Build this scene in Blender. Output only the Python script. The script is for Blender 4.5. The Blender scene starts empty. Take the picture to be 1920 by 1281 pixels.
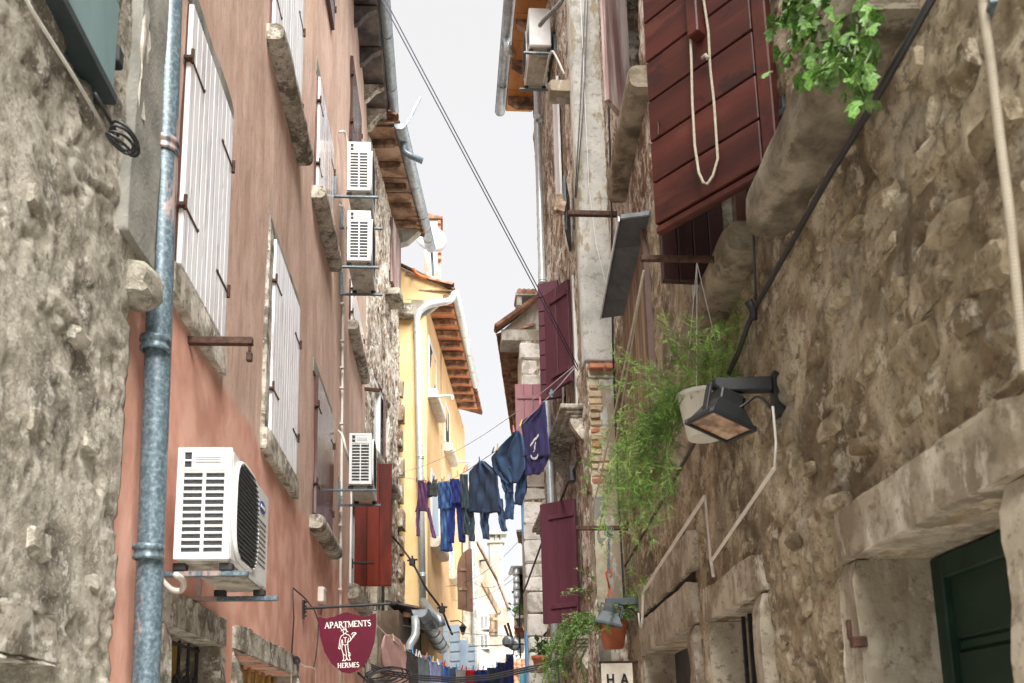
import bpy, math, random
import numpy as np
from mathutils import Vector, Matrix
random.seed(7)
S = bpy.context.scene
COL = S.collection
R_ = math.radians
# ---------------------------------------------------------------- camera
FPX = 1700.0                      # focal length in pixels of a 1920 wide frame
PPX, PPY = 960.0, 1057.0          # optical axis in that frame (shifted lens)
CAM = np.array([0.0, 0.0, 1.6])
def _n(v):
    v = np.array(v, float); return v / np.linalg.norm(v)
_y = _n([(835-960)/FPX, (1385-PPY)/FPX, 1]); _z = _n([(760-960)/FPX, (-7860-PPY)/FPX, 1])
_z = _n(_z - _y*_z.dot(_y)); _x = np.cross(_y, _z)
ROT = np.stack([_x, _y, _z])      # camera (right, down, forward) to world
cam = bpy.data.cameras.new('camera'); camo = bpy.data.objects.new('camera', cam); COL.objects.link(camo)
mw = np.eye(4); mw[:3, 0] = ROT[:, 0]; mw[:3, 1] = -ROT[:, 1]; mw[:3, 2] = -ROT[:, 2]; mw[:3, 3] = CAM
camo.matrix_world = Matrix(mw.tolist())
cam.sensor_width = 36; cam.lens = 36*FPX/1920; cam.shift_y = (PPY-640.5)/1920; cam.clip_start = .05; cam.clip_end = 600
cam.dof.use_dof = True; cam.dof.focus_distance = 8.5; cam.dof.aperture_fstop = 4.0
S.camera = camo
# ---------------------------------------------------------------- sky, sun, exposure
SUN_EL, SUN_AZ = R_(48), R_(170)       # azimuth from +Y towards +X: behind the camera, a little to the right
world = bpy.data.worlds.new('World'); S.world = world; world.use_nodes = True
nt = world.node_tree; nt.nodes.clear()
wo = nt.nodes.new('ShaderNodeOutputWorld'); bg = nt.nodes.new('ShaderNodeBackground')
sky = nt.nodes.new('ShaderNodeTexSky'); sky.sky_type = 'NISHITA'; sky.sun_disc = False
sky.sun_elevation = SUN_EL; sky.sun_rotation = SUN_AZ
mx = nt.nodes.new('ShaderNodeMix'); mx.data_type = 'RGBA'; mx.inputs[0].default_value = .97
SKYV = .84
mx.inputs[7].default_value = (SKYV, SKYV*.972, SKYV*.945, 1)       # high even cloud
nt.links.new(sky.outputs[0], mx.inputs[6]); nt.links.new(mx.outputs[2], bg.inputs[0])
bg.inputs[1].default_value = .1; nt.links.new(bg.outputs[0], wo.inputs[0])
sl = bpy.data.lights.new('sun', 'SUN'); sl.energy = 1.5; sl.angle = R_(48); sl.color = (1, .96, .9)
so = bpy.data.objects.new('sun', sl); COL.objects.link(so)
sd = Vector((math.sin(SUN_AZ)*math.cos(SUN_EL), math.cos(SUN_AZ)*math.cos(SUN_EL), math.sin(SUN_EL)))
so.rotation_euler = sd.to_track_quat('Z', 'Y').to_euler(); so.location = sd*40
S.view_settings.view_transform = 'Standard'; S.view_settings.look = 'None'
S.view_settings.exposure = 3.42; S.view_settings.gamma = 1; S.view_settings.use_curve_mapping = False
S.cycles.max_bounces = 10; S.cycles.diffuse_bounces = 6
# ---------------------------------------------------------------- geometry helpers
def ray(px, py): return ROT @ np.array([(px-PPX)/FPX, (py-PPY)/FPX, 1.0])
def atY(px, py, y):
    r = ray(px, py); return Vector((CAM + r*(y/r[1])).tolist())
W = {}                                    # world matrix of every parented object
class Fr:
    """A facade: x to the right as seen from the lane, y into the wall, z up."""
    def __init__(s, o, ax):
        x = Vector((ax[0], ax[1], 0)).normalized(); z = Vector((0, 0, 1)); y = z.cross(x)
        s.o = Vector(o) if len(o) == 3 else Vector((o[0], o[1], 0)); s.x, s.y = x, y
        s.M = Matrix(((x.x, y.x, 0, s.o.x), (x.y, y.y, 0, s.o.y), (0, 0, 1, s.o.z), (0, 0, 0, 1)))
    def p(s, x, y, z): return s.M @ Vector((x, y, z))
    def at(s, px, py, y=0.0):
        r = Vector(ray(px, py).tolist()); c = Vector(CAM.tolist())
        q = s.o + s.y*y; t = (q-c).dot(s.y)/r.dot(s.y); h = c + r*t - s.o
        return h.dot(s.x), h.z
    def P(s, px, py, y=0.0):
        a, b = s.at(px, py, y); return s.p(a, y, b)
    def sub(s, x, y, z, ang=0):
        """A frame hinged at a local point and turned by ang about z."""
        f = Fr((0, 0, 0), (1, 0)); f.M = s.M @ Matrix.Translation((x, y, z)) @ Matrix.Rotation(ang, 4, 'Z')
        f.o = f.M.translation.copy(); f.x = (f.M.to_3x3() @ Vector((1, 0, 0))); f.y = (f.M.to_3x3() @ Vector((0, 1, 0)))
        return f
_CB = [(-1, -1, -1), (1, -1, -1), (1, 1, -1), (-1, 1, -1), (-1, -1, 1), (1, -1, 1), (1, 1, 1), (-1, 1, 1)]
def chamfer_box(a, b, c):
    lo = np.minimum(a, b); hi = np.maximum(a, b); ce = (lo+hi)/2; h = (hi-lo)/2
    c = min(c, h.min()*.49)
    if c <= 0:
        v = [tuple(ce+h*np.array(q)) for q in _CB]
        return v, [(0, 3, 2, 1), (4, 5, 6, 7), (0, 1, 5, 4), (1, 2, 6, 5), (2, 3, 7, 6), (3, 0, 4, 7)]
    v = []; idx = {}
    for q in _CB:
        for ax in range(3):
            k = np.array(q, float)*(h-c); k[ax] = q[ax]*h[ax]; idx[(q, ax)] = len(v); v.append(tuple(ce+k))
    f = []
    def nrm(face):
        P = [np.array(v[i]) for i in face]; nn = np.cross(P[1]-P[0], P[2]-P[0])
        if nn.dot(sum(P)/len(P)-ce) < 0: face = face[::-1]
        f.append(tuple(face))
    for ax in range(3):
        o = [(ax+1) % 3, (ax+2) % 3]
        for s in (-1, 1):
            fc = []
            for (p, q) in ((-1, -1), (1, -1), (1, 1), (-1, 1)):
                t = [0, 0, 0]; t[ax] = s; t[o[0]] = p; t[o[1]] = q; fc.append(idx[(tuple(t), ax)])
            nrm(fc)
        for p in (-1, 1):
            for q in (-1, 1):
                A = [0, 0, 0]; A[o[0]] = p; A[o[1]] = q; B = list(A); A[ax] = -1; B[ax] = 1
                A = tuple(A); B = tuple(B); nrm([idx[(A, o[0])], idx[(B, o[0])], idx[(B, o[1])], idx[(A, o[1])]])
    for q in _CB: nrm([idx[(q, 0)], idx[(q, 1)], idx[(q, 2)]])
    return v, f
class MB:
    """Collects shapes; vertices are given in frame M and kept in world space."""
    def __init__(s, F=None):
        s.v = []; s.f = []; s.M = F.M.copy() if isinstance(F, Fr) else (F.copy() if F is not None else Matrix.Identity(4))
    def add(s, v, f):
        k = len(s.v); s.v += [s.M @ Vector(p) for p in v]; s.f += [tuple(i+k for i in q) for q in f]; return s
    def box(s, a, b, c=.004): return s.add(*chamfer_box(np.array(a, float), np.array(b, float), c))
    def bar(s, p, q, w, h, c=.002, up=(0, 0, 1)):
        """A square bar from p to q (world or frame units)."""
        p = Vector(p); q = Vector(q); d = q-p; L = d.length; d.normalize(); u = Vector(up)
        if abs(d.dot(u)) > .98: u = Vector((1, 0, 0))
        sx = d.cross(u).normalized(); u = sx.cross(d)
        v, f = chamfer_box(np.array((0, -w/2, -h/2)), np.array((L, w/2, h/2)), c)
        return s.add([p + d*a + sx*(-b) + u*e for a, b, e in v], f)
    def tube(s, pts, r, n=8, cap=True, flat=1.0):
        pts = [Vector(p) for p in pts]; m = len(pts); rs = r if hasattr(r, '__len__') else [r]*m
        d0 = (pts[1]-pts[0]).normalized(); u = Vector((0, 0, 1)) if abs(d0.z) < .9 else Vector((1, 0, 0))
        u = (u - d0*u.dot(d0)).normalized(); v = []; f = []
        for i, p in enumerate(pts):
            a = pts[max(i-1, 0)]; b = pts[min(i+1, m-1)]; d = (b-a).normalized()
            u = (u - d*u.dot(d)).normalized(); w = d.cross(u)
            for k in range(n):
                t = 2*math.pi*k/n; v.append(p + (u*math.cos(t)*flat + w*math.sin(t))*rs[i])
        for i in range(m-1):
            for k in range(n):
                f.append((i*n+k, i*n+(k+1) % n, (i+1)*n+(k+1) % n, (i+1)*n+k))
        if cap: f.append(tuple(range(n))[::-1]); f.append(tuple((m-1)*n+k for k in range(n)))
        return s.add(v, f)
    def lathe(s, prof, o, axis=(0, 0, 1), n=16, cap=True):
        ax = Vector(axis).normalized(); u = Vector((1, 0, 0)) if abs(ax.x) < .9 else Vector((0, 1, 0))
        u = (u-ax*u.dot(ax)).normalized(); w = ax.cross(u); o = Vector(o); v = []; f = []
        for r, z in prof:
            for k in range(n):
                t = 2*math.pi*k/n; v.append(o + ax*z + (u*math.cos(t)+w*math.sin(t))*r)
        for i in range(len(prof)-1):
            for k in range(n): f.append((i*n+k, i*n+(k+1) % n, (i+1)*n+(k+1) % n, (i+1)*n+k))
        if cap:
            f.append(tuple(range(n))[::-1]); f.append(tuple((len(prof)-1)*n+k for k in range(n)))
        return s.add(v, f)
    def prism(s, poly, y0, y1):
        """poly in the frame's x, z; extruded from y0 to y1."""
        n = len(poly); v = [(a, y0, b) for a, b in poly]+[(a, y1, b) for a, b in poly]
        ar = sum(poly[i][0]*poly[(i+1) % n][1]-poly[(i+1) % n][0]*poly[i][1] for i in range(n))
        f = [tuple(range(n)), tuple(range(2*n-1, n-1, -1))]+[(i, i+n, (i+1) % n+n, (i+1) % n) for i in range(n)]
        if ar < 0: f = [q[::-1] for q in f]
        return s.add(v, f)
    def build(s, name, mat, parent=None, smooth=False, label=None):
        me = bpy.data.meshes.new(name)
        inv = W[parent.name].inverted() if parent else Matrix.Identity(4)
        me.from_pydata([inv @ p for p in s.v], [], s.f); me.validate()
        if smooth:
            try: me.shade_smooth_by_angle = None
            except Exception: pass
            for p in me.polygons: p.use_smooth = True
        me.materials.append(mat)
        return link(name, me, parent, None, label)
def link(name, me, parent=None, world=None, label=None):
    o = bpy.data.objects.new(name, me); COL.objects.link(o)
    if parent:
        o.parent = parent
        if world is None: W[o.name] = W[parent.name].copy()
        else:
            o.matrix_basis = W[parent.name].inverted() @ world; W[o.name] = world.copy()
    else:
        W[o.name] = world.copy() if world is not None else Matrix.Identity(4)
        if world is not None: o.matrix_basis = world
    if label: o['label'] = label
    return o
def tag(o, label, cat, group=None):
    o['label'] = label; o['category'] = cat
    if group: o['group'] = group
    return o
def thing(name, label, cat, base, group=None):
    o = bpy.data.objects.new(name, None); COL.objects.link(o); o.empty_display_size = .1
    M_ = base.M.copy() if isinstance(base, Fr) else (base.copy() if isinstance(base, Matrix) else Matrix.Translation(base))
    o.matrix_basis = M_; W[o.name] = M_; return tag(o, label, cat, group)
def single(mb, name, mat, label, cat, group=None, smooth=False):
    """A thing that is one mesh: its origin goes to its base."""
    lo = Vector((sum(p.x for p in mb.v)/len(mb.v), sum(p.y for p in mb.v)/len(mb.v), min(p.z for p in mb.v)))
    me = bpy.data.meshes.new(name); me.from_pydata([p-lo for p in mb.v], [], mb.f); me.validate(); me.materials.append(mat)
    if smooth:
        for p in me.polygons: p.use_smooth = True
    return tag(link(name, me, None, Matrix.Translation(lo)), label, cat, group)
_pc = {}
def piece(name, mat, parent, M_, size, c=.004, rough=0, label=None):
    """One of many alike pieces; alike pieces share their mesh. Centred box of this size placed by M_."""
    key = (mat.name, tuple(round(q, 3) for q in size), c, rough if rough else 0)
    if key not in _pc:
        h = np.array(size)/2; v, f = chamfer_box(-h, h, c)
        if rough:
            rg = random.Random(len(_pc)); v = [tuple(q[i]+rg.uniform(-rough, rough) for i in range(3)) for q in v]
        me = bpy.data.meshes.new(name); me.from_pydata(v, [], f); me.materials.append(mat); _pc[key] = me
    return link(name, _pc[key], parent, M_, label)
def grid_mesh(name, V, Q, mat, attrs=None, smooth=True):
    me = bpy.data.meshes.new(name); V = np.asarray(V, np.float32); Q = np.asarray(Q, np.int32)
    me.vertices.add(len(V)); me.vertices.foreach_set('co', V.ravel())
    me.loops.add(Q.size); me.loops.foreach_set('vertex_index', Q.ravel())
    me.polygons.add(len(Q)); me.polygons.foreach_set('loop_start', np.arange(0, Q.size, 4, dtype=np.int32))
    me.polygons.foreach_set('use_smooth', np.full(len(Q), smooth))
    me.update(calc_edges=True)
    for k, a in (attrs or {}).items():
        t = me.attributes.new(k, 'FLOAT', 'POINT'); t.data.foreach_set('value', np.asarray(a, np.float32))
    me.materials.append(mat); return me
# ---------------------------------------------------------------- noise on arrays
def _h(ix, iy, s):
    n = (ix.astype(np.int64)*374761393 + iy.astype(np.int64)*668265263 + s*1442695041) & 0xffffffff
    n = ((n ^ (n >> 13))*1274126177) & 0xffffffff
    return ((n ^ (n >> 16)) & 0xffff)/65535.0
def vn(x, y, s=0):
    ix = np.floor(x); iy = np.floor(y); fx = x-ix; fy = y-iy; fx = fx*fx*(3-2*fx); fy = fy*fy*(3-2*fy)
    a = _h(ix, iy, s); b = _h(ix+1, iy, s); c = _h(ix, iy+1, s); d = _h(ix+1, iy+1, s)
    return a+(b-a)*fx+(c-a)*fy+(a-b-c+d)*fx*fy
def fbm(x, y, o=4, s=0):
    r = 0; a = .5; t = 0
    for i in range(o): r = r+a*vn(x*2**i+i*7.3, y*2**i+i*3.1, s+i*11); t += a; a *= .5
    return r/t
def worley(x, y, s=0):
    ix = np.floor(x); iy = np.floor(y); d1 = np.full(x.shape, 9.); d2 = d1.copy(); idn = np.zeros(x.shape)
    for i in (-1, 0, 1):
        for j in (-1, 0, 1):
            cx = ix+i; cy = iy+j; px = cx+.12+.76*_h(cx, cy, s); py = cy+.12+.76*_h(cx, cy, s+5)
            d = np.hypot(px-x, py-y); n1 = d < d1
            d2 = np.where(n1, d1, np.minimum(d2, d)); idn = np.where(n1, _h(cx, cy, s+9), idn); d1 = np.where(n1, d, d1)
    return d1, d2, idn
def sst(a, b, x):
    t = np.clip((x-a)/(b-a), 0, 1); return t*t*(3-2*t)
def rubble(sx=.34, sz=.2, amp=.05, smear=.5, fine=.012, seed=0):
    """Rubble masonry: irregular stones of two sizes, half smeared over with broken mortar."""
    def f(X, Z):
        wx = (fbm(X*2.7, Z*2.7, 5, seed+31)-.5)*.55; wz = (fbm(X*2.7, Z*2.7, 5, seed+47)-.5)*.42
        d1, d2, i = worley((X+wx)/sx, (Z+wz)/sz, seed); e1, e2, j = worley((X-wz)/(sx*.42), (Z+wx)/(sz*.45), seed+71)
        m = sst(.02, .16, d2-d1); n = sst(.03, .2, e2-e1)
        cover = sst(smear-.035, smear+.035, fbm(X*1.6+4, Z*1.6, 6, seed+3))
        g = fbm(X*1.1, Z*1.1, 3, seed+21)-.5; k = fbm(X*4, Z*4, 5, seed+5)-.5
        top = m*(.35+.65*i)+.15*n*j
        h = amp*.55*top*(1-cover)+amp*.40*cover+g*amp*2.2+k*amp*(1.1-.7*cover)+(fbm(X*15, Z*15, 4, seed+15)-.5)*fine*(2.6-1.4*cover)
        pit = sst(.60, .64, fbm(X*4.5, Z*6.5, 4, seed+8))+.5*sst(.63, .67, fbm(X*12, Z*14, 3, seed+18)); h = h-pit*amp*.6
        return h, (i*.6+j*.4)*m*(1-cover)+.45*cover, (1-m)*.8*(1-cover)+pit*.5
    return f
def plaster(amp=.012, fine=.002, seed=0):
    def f(X, Z):
        h = (fbm(X*.9, Z*.9, 3, seed)-.5)*amp*2+(fbm(X*9, Z*5, 3, seed+2)-.5)*fine*2
        return h, vn(X*.8, Z*.8, seed+3), X*0
    return f
def wall(parent, F, x0, x1, z0, z1, res, mat, hf, holes=(), depth=.3, name='wall', label=None):
    """A wall face with relief, openings cut through it, and thickness. holes: (xa, xb, za, zb)."""
    gx = np.linspace(x0, x1, max(2, int((x1-x0)/res)+1)); gz = np.linspace(z0, z1, max(2, int((z1-z0)/res)+1))
    def snap(g, vals):
        for v in vals:
            if g[0] < v < g[-1]:
                k = int(np.argmin(abs(g-v)));
                if k in (0, len(g)-1): k = 1 if k == 0 else len(g)-2
                g[k] = v
        return np.sort(g)
    gx = snap(gx, [q for h in holes for q in h[:2]]); gz = snap(gz, [q for h in holes for q in h[2:]])
    X, Z = np.meshgrid(gx, gz); H, ti, mo = hf(X, Z); nx, nz = len(gx), len(gz)
    V = np.stack([X, -H, Z], -1).reshape(-1, 3); I = np.arange(nx*nz).reshape(nz, nx)
    keep = np.ones((nz-1, nx-1), bool); cx = (gx[1:]+gx[:-1])/2; cz = (gz[1:]+gz[:-1])/2
    for a, b, c, d in holes: keep[np.ix_((cz > c) & (cz < d), (cx > a) & (cx < b))] = False
    Q = [np.stack([I[:-1, :-1], I[:-1, 1:], I[1:, 1:], I[1:, :-1]], -1)[keep]]
    extra = []; n = len(V)
    def skirt(a, b):                       # rows of vertices a, b: extrude to the back
        nonlocal n
        k = len(a); B = V[a].copy(); B[:, 1] = depth; extra.append((B, a)); j = np.arange(n, n+k); n += k
        q = np.stack([a[:-1], a[1:], j[1:], j[:-1]], -1); Q.append(q if b else q[:, ::-1])
    kp = np.pad(keep, 1)
    for j in range(nz):                    # horizontal edges between kept and removed
        e = kp[j, 1:-1] ^ kp[j+1, 1:-1]; up = kp[j+1, 1:-1]
        for s_ in (True, False):
            r = np.where(e & (up == s_))[0]
            if len(r):
                for grp in np.split(r, np.where(np.diff(r) > 1)[0]+1): skirt(I[j, grp[0]:grp[-1]+2], not s_)
    for i in range(nx):
        e = kp[1:-1, i] ^ kp[1:-1, i+1]; rt = kp[1:-1, i+1]
        for s_ in (True, False):
            r = np.where(e & (rt == s_))[0]
            if len(r):
                for grp in np.split(r, np.where(np.diff(r) > 1)[0]+1): skirt(I[grp[0]:grp[-1]+2, i], s_)
    ti = ti.ravel(); mo = mo.ravel()
    V = np.concatenate([V]+[e[0] for e in extra]); ti = np.concatenate([ti]+[ti[e[1]] for e in extra]); mo = np.concatenate([mo]+[mo[e[1]] for e in extra])
    A = np.array(F.M); V = V @ A[:3, :3].T + A[:3, 3]
    Bi = np.array(W[parent.name].inverted()); V = V @ Bi[:3, :3].T + Bi[:3, 3]
    return link(name, grid_mesh(name, V, np.concatenate(Q), mat, {'tint': ti, 'mortar': mo}), parent, None, label)
# ---------------------------------------------------------------- materials
def lin(c):
    if isinstance(c, str): c = [int(c[i:i+2], 16)/255 for i in (0, 2, 4)]
    return tuple(((q+.055)/1.055)**2.4 if q > .04045 else q/12.92 for q in c)+(1,)
_mc = {}
def mat(name, *cols, scale=6, rough=.8, bump=.3, bscale=40, metal=0, stretch=(1, 1, 1), var=.12, stain=0, stcol=(.05, .045, .04), ststretch=(1, 1, 1),
        stscale=1.2, stlo=.5, sthi=.75, attr=None, trans=0, bdist=.01, spec=.5, coat=0, sheen=0, detail=6, emit=0, speck=None):
    """Procedural surface: colours mixed by noise, a stain layer, bump, per-object variation. Colours are linear albedo."""
    if name in _mc: return _mc[name]
    m = bpy.data.materials.new(name); m.use_nodes = True; t = m.node_tree; N = t.nodes; Lk = t.links.new
    b = N['Principled BSDF']; b.inputs['Roughness'].default_value = rough; b.inputs['Metallic'].default_value = metal
    b.inputs['Specular IOR Level'].default_value = spec
    if coat: b.inputs['Coat Weight'].default_value = coat; b.inputs['Coat Roughness'].default_value = .15
    if trans: b.inputs['Transmission Weight'].default_value = trans
    tc = N.new('ShaderNodeTexCoord'); oi = N.new('ShaderNodeObjectInfo')
    of = N.new('ShaderNodeVectorMath'); of.operation = 'MULTIPLY_ADD'
    cb = N.new('ShaderNodeCombineXYZ'); Lk(oi.outputs['Random'], cb.inputs[0]); Lk(oi.outputs['Random'], cb.inputs[1]); Lk(oi.outputs['Random'], cb.inputs[2])
    Lk(cb.outputs[0], of.inputs[0]); of.inputs[1].default_value = (37, 19, 23); Lk(tc.outputs['Object'], of.inputs[2])
    def noise(sc, st, det=detail, ro=.6):
        mp = N.new('ShaderNodeMapping'); mp.inputs['Scale'].default_value = st; Lk(of.outputs[0], mp.inputs[0])
        n = N.new('ShaderNodeTexNoise'); n.inputs['Scale'].default_value = sc; n.inputs['Detail'].default_value = det; n.inputs['Roughness'].default_value = ro
        Lk(mp.outputs[0], n.inputs['Vector']); return n.outputs[0]
    def mixc(f, a, c):
        x = N.new('ShaderNodeMix'); x.data_type = 'RGBA'
        for i, q in ((0, f), (6, a), (7, c)):
            if hasattr(q, 'is_linked'): Lk(q, x.inputs[i])
            else: x.inputs[i].default_value = q if i == 0 else (*q[:3], 1)
        return x.outputs[2]
    def rng(f, lo, hi, a=0., c=1.):
        r = N.new('ShaderNodeMapRange'); r.interpolation_type = 'SMOOTHSTEP'; Lk(f, r.inputs[0])
        if lo >= .4: lo, hi = .5+(lo-.5)*.55, .5+(hi-.5)*.55
        for i, q in enumerate((lo, hi, a, c)): r.inputs[i+1].default_value = q
        return r.outputs[0]
    rp = N.new('ShaderNodeValToRGB'); els = rp.color_ramp.elements
    k = len(cols)
    if k == 1: cols = (cols[0], cols[0]); k = 2
    while len(els) < k: els.new(.5)
    for i, c in enumerate(cols): els[i].position = .38+.24*i/(k-1); els[i].color = (*c[:3], 1)
    base = noise(scale, stretch)
    if attr:
        at = N.new('ShaderNodeAttribute'); at.attribute_name = 'tint'; ad = N.new('ShaderNodeMath'); ad.operation = 'MULTIPLY_ADD'
        Lk(at.outputs['Fac'], ad.inputs[0]); ad.inputs[1].default_value = attr; Lk(base, ad.inputs[2]); sb = N.new('ShaderNodeMath'); sb.operation = 'SUBTRACT'
        Lk(ad.outputs[0], sb.inputs[0]); sb.inputs[1].default_value = attr*.4; base = sb.outputs[0]
    Lk(base, rp.inputs[0]); c = rp.outputs[0]
    if stain: c = mixc(rng(noise(stscale, ststretch, 8, .68), stlo, sthi, 0, stain), c, stcol)
    if speck:
        for (sc_, sst_, lo_, hi_, am_, co_) in speck: c = mixc(rng(noise(sc_, sst_, 10, .7), lo_, hi_, 0, am_), c, co_)
    if var:
        hs = N.new('ShaderNodeHueSaturation'); v = rng(oi.outputs['Random'], 0, 1, 1-var, 1+var); Lk(v, hs.inputs['Value']); Lk(c, hs.inputs['Color']); c = hs.outputs[0]
    Lk(c, b.inputs['Base Color'])
    if bump:
        bp = N.new('ShaderNodeBump'); bp.inputs['Strength'].default_value = bump; bp.inputs['Distance'].default_value = bdist
        Lk(noise(bscale, stretch, 8, .62), bp.inputs['Height']); Lk(bp.outputs[0], b.inputs['Normal'])
    if emit: b.inputs['Emission Strength'].default_value = emit
    m['x'] = 1; _mc[name] = m; return m
def atZ(px, py, z):
    r = ray(px, py); return Vector((CAM + r*((z-1.6)/r[2])).tolist())
# ---------------------------------------------------------------- palette (linear albedo)
PLASTER_UP = mat('tan_plaster', (.54, .37, .295), (.62, .435, .355), (.68, .50, .415), scale=2.6, stretch=(1, 1, .3), rough=.92, bump=.6, bscale=46, bdist=.008,
                 stain=.5, stcol=(.42, .275, .21), stscale=1.6, ststretch=(1, 1.2, .25), stlo=.5, sthi=.7, var=0, speck=[(9, (1, 1, .12), .56, .68, .35, (.74, .60, .51)), (14, (1, 1, .3), .58, .68, .45, (.36, .25, .195)), (.9, (1, 1, .6), .58, .68, .4, (.44, .31, .245)), (40, (1, 1, 1), .60, .70, .4, (.34, .24, .19))])
def two_tone():
    """Pink house: tan above, salmon below, the join a little uneven."""
    m = PLASTER_UP; t = m.node_tree; N = t.nodes; L = t.links.new; b = N['Principled BSDF']
    src = b.inputs['Base Color'].links[0].from_socket
    tc = N.new('ShaderNodeTexCoord'); sx = N.new('ShaderNodeSeparateXYZ'); L(tc.outputs['Object'], sx.inputs[0])
    n = N.new('ShaderNodeTexNoise'); n.inputs['Scale'].default_value = 1.1; L(tc.outputs['Object'], n.inputs['Vector'])
    a = N.new('ShaderNodeMath'); a.operation = 'MULTIPLY_ADD'; L(n.outputs[0], a.inputs[0]); a.inputs[1].default_value = .35; L(sx.outputs[2], a.inputs[2])
    r = N.new('ShaderNodeMapRange'); L(a.outputs[0], r.inputs[0]); r.inputs[1].default_value = 3.88; r.inputs[2].default_value = 3.96; r.inputs[3].default_value = 1; r.inputs[4].default_value = 0
    n2 = N.new('ShaderNodeTexNoise'); n2.inputs['Scale'].default_value = 3; n2.inputs['Detail'].default_value = 6; L(tc.outputs['Object'], n2.inputs['Vector'])
    cr = N.new('ShaderNodeValToRGB'); L(n2.outputs[0], cr.inputs[0]); e = cr.color_ramp.elements
    e[0].position = .42; e[0].color = (.60, .30, .225, 1); e[1].position = .6; e[1].color = (.74, .42, .33, 1)
    x = N.new('ShaderNodeMix'); x.data_type = 'RGBA'; L(r.outputs[0], x.inputs[0]); L(src, x.inputs[6]); L(cr.outputs[0], x.inputs[7]); L(x.outputs[2], b.inputs['Base Color'])
    return m
PINK = two_tone()
STONE_GREY = mat('grey_rubble', (.21, .19, .15), (.33, .305, .25), (.45, .425, .365), scale=5, rough=.95, bump=1, bscale=70, bdist=.007, attr=.12, stain=.85, stcol=(.10, .088, .068), stscale=1.5, stlo=.53, sthi=.66, var=0,
    speck=[(9, (1, 1, 1), .56, .68, .5, (.13, .115, .09)), (12, (1, 1, 1), .60, .72, .65, (.56, .54, .48)), (30, (1, 1, 1), .58, .68, .7, (.085, .075, .058)), (60, (1, 1, 1), .58, .68, .5, (.50, .48, .43))])
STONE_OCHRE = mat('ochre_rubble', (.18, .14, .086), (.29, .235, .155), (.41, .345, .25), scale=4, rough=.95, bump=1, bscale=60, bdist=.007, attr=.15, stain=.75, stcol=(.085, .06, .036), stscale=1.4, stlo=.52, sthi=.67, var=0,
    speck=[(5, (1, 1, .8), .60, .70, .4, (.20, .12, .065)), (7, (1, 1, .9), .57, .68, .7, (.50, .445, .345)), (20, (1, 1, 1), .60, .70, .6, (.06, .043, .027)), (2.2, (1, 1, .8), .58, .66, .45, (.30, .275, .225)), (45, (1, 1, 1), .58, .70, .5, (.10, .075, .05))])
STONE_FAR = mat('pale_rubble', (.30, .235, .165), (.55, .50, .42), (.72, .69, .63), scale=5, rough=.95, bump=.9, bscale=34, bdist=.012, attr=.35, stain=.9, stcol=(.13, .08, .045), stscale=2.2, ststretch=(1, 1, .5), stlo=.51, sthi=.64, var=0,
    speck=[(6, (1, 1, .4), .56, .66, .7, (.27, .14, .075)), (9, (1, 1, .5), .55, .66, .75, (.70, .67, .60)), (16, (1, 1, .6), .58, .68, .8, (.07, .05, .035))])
SILL = mat('weathered_limestone', (.24, .215, .17), (.40, .37, .31), (.54, .51, .45), scale=7, rough=.95, bump=.9, bscale=70, bdist=.006, stain=.85, stcol=(.10, .085, .06), stscale=2.6, stlo=.5, sthi=.66,
    speck=[(12, (1, 1, 1), .58, .68, .7, (.62, .60, .55)), (26, (1, 1, 1), .58, .68, .7, (.09, .075, .055))])
SILL_SHADE = mat('shaded_weathered_limestone', (.10, .082, .056), (.19, .16, .115), (.30, .26, .195), scale=5, rough=.95, bump=.8, bscale=34, bdist=.012, stain=.7, stcol=(.07, .055, .035), stscale=3, speck=[(9, (.3, .3, 1), .57, .66, .5, (.36, .32, .25))])  # weathered limestone, browned and darkened to hold the sills' shade in its colour
DRESSED = mat('dressed_limestone', (.27, .23, .17), (.37, .325, .255), (.45, .405, .325), scale=5, rough=.9, bump=.8, bscale=80, bdist=.005, stain=.8, stcol=(.17, .13, .085), stscale=2.2, stlo=.52, sthi=.7, speck=[(7, (1, 1, .5), .58, .7, .6, (.58, .54, .46)), (22, (1, 1, 1), .60, .70, .6, (.12, .09, .06)), (3, (1, 1, .25), .58, .70, .5, (.20, .15, .10))])
RUST = mat('rusty_iron', (.035, .018, .012), (.09, .04, .025), scale=30, rough=.8, bump=.4, metal=.2)
BLACKI = mat('black_iron', (.012, .012, .014), (.03, .03, .033), scale=20, rough=.55, bump=.2, metal=.3)
BLACKC = mat('black_cable', (.012, .012, .014), (.02, .02, .024), rough=.5, bump=.1)
GALV = mat('galvanised_zinc', (.055, .085, .105), (.085, .125, .15), (.15, .20, .23), scale=60, rough=.38, bump=.1, metal=.15, stain=.7, stcol=(.42, .29, .25), stscale=2.2, ststretch=(1, 1, .22), stlo=.64, sthi=.70, var=.05)
GUTTER = mat('dull_zinc_gutter', (.27, .32, .36), (.40, .45, .49), scale=12, rough=.4, bump=.15, metal=.5, stain=.5, stcol=(.12, .12, .12), stscale=4, stlo=.55, sthi=.75)
ZINC_PALE = mat('pale_zinc_pipe', (.50, .55, .58), (.62, .67, .70), scale=14, rough=.35, bump=.05, metal=.3)
WHITEM = mat('white_enamel', (.58, .59, .585), (.66, .67, .665), scale=4, rough=.38, bump=.03, stain=.25, stcol=(.42, .39, .34), stscale=3, stlo=.58, sthi=.8)
BASEPAN = mat('dirty_base_pan', (.38, .36, .31), (.52, .50, .44), scale=8, rough=.6, bump=.2, stain=.7, stcol=(.14, .12, .09), stscale=5)
COIL = mat('dark_coil', (.03, .035, .04), (.10, .11, .115), scale=60, stretch=(1, 1, 4), rough=.5, bump=.8, bscale=120, metal=.4)
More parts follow.
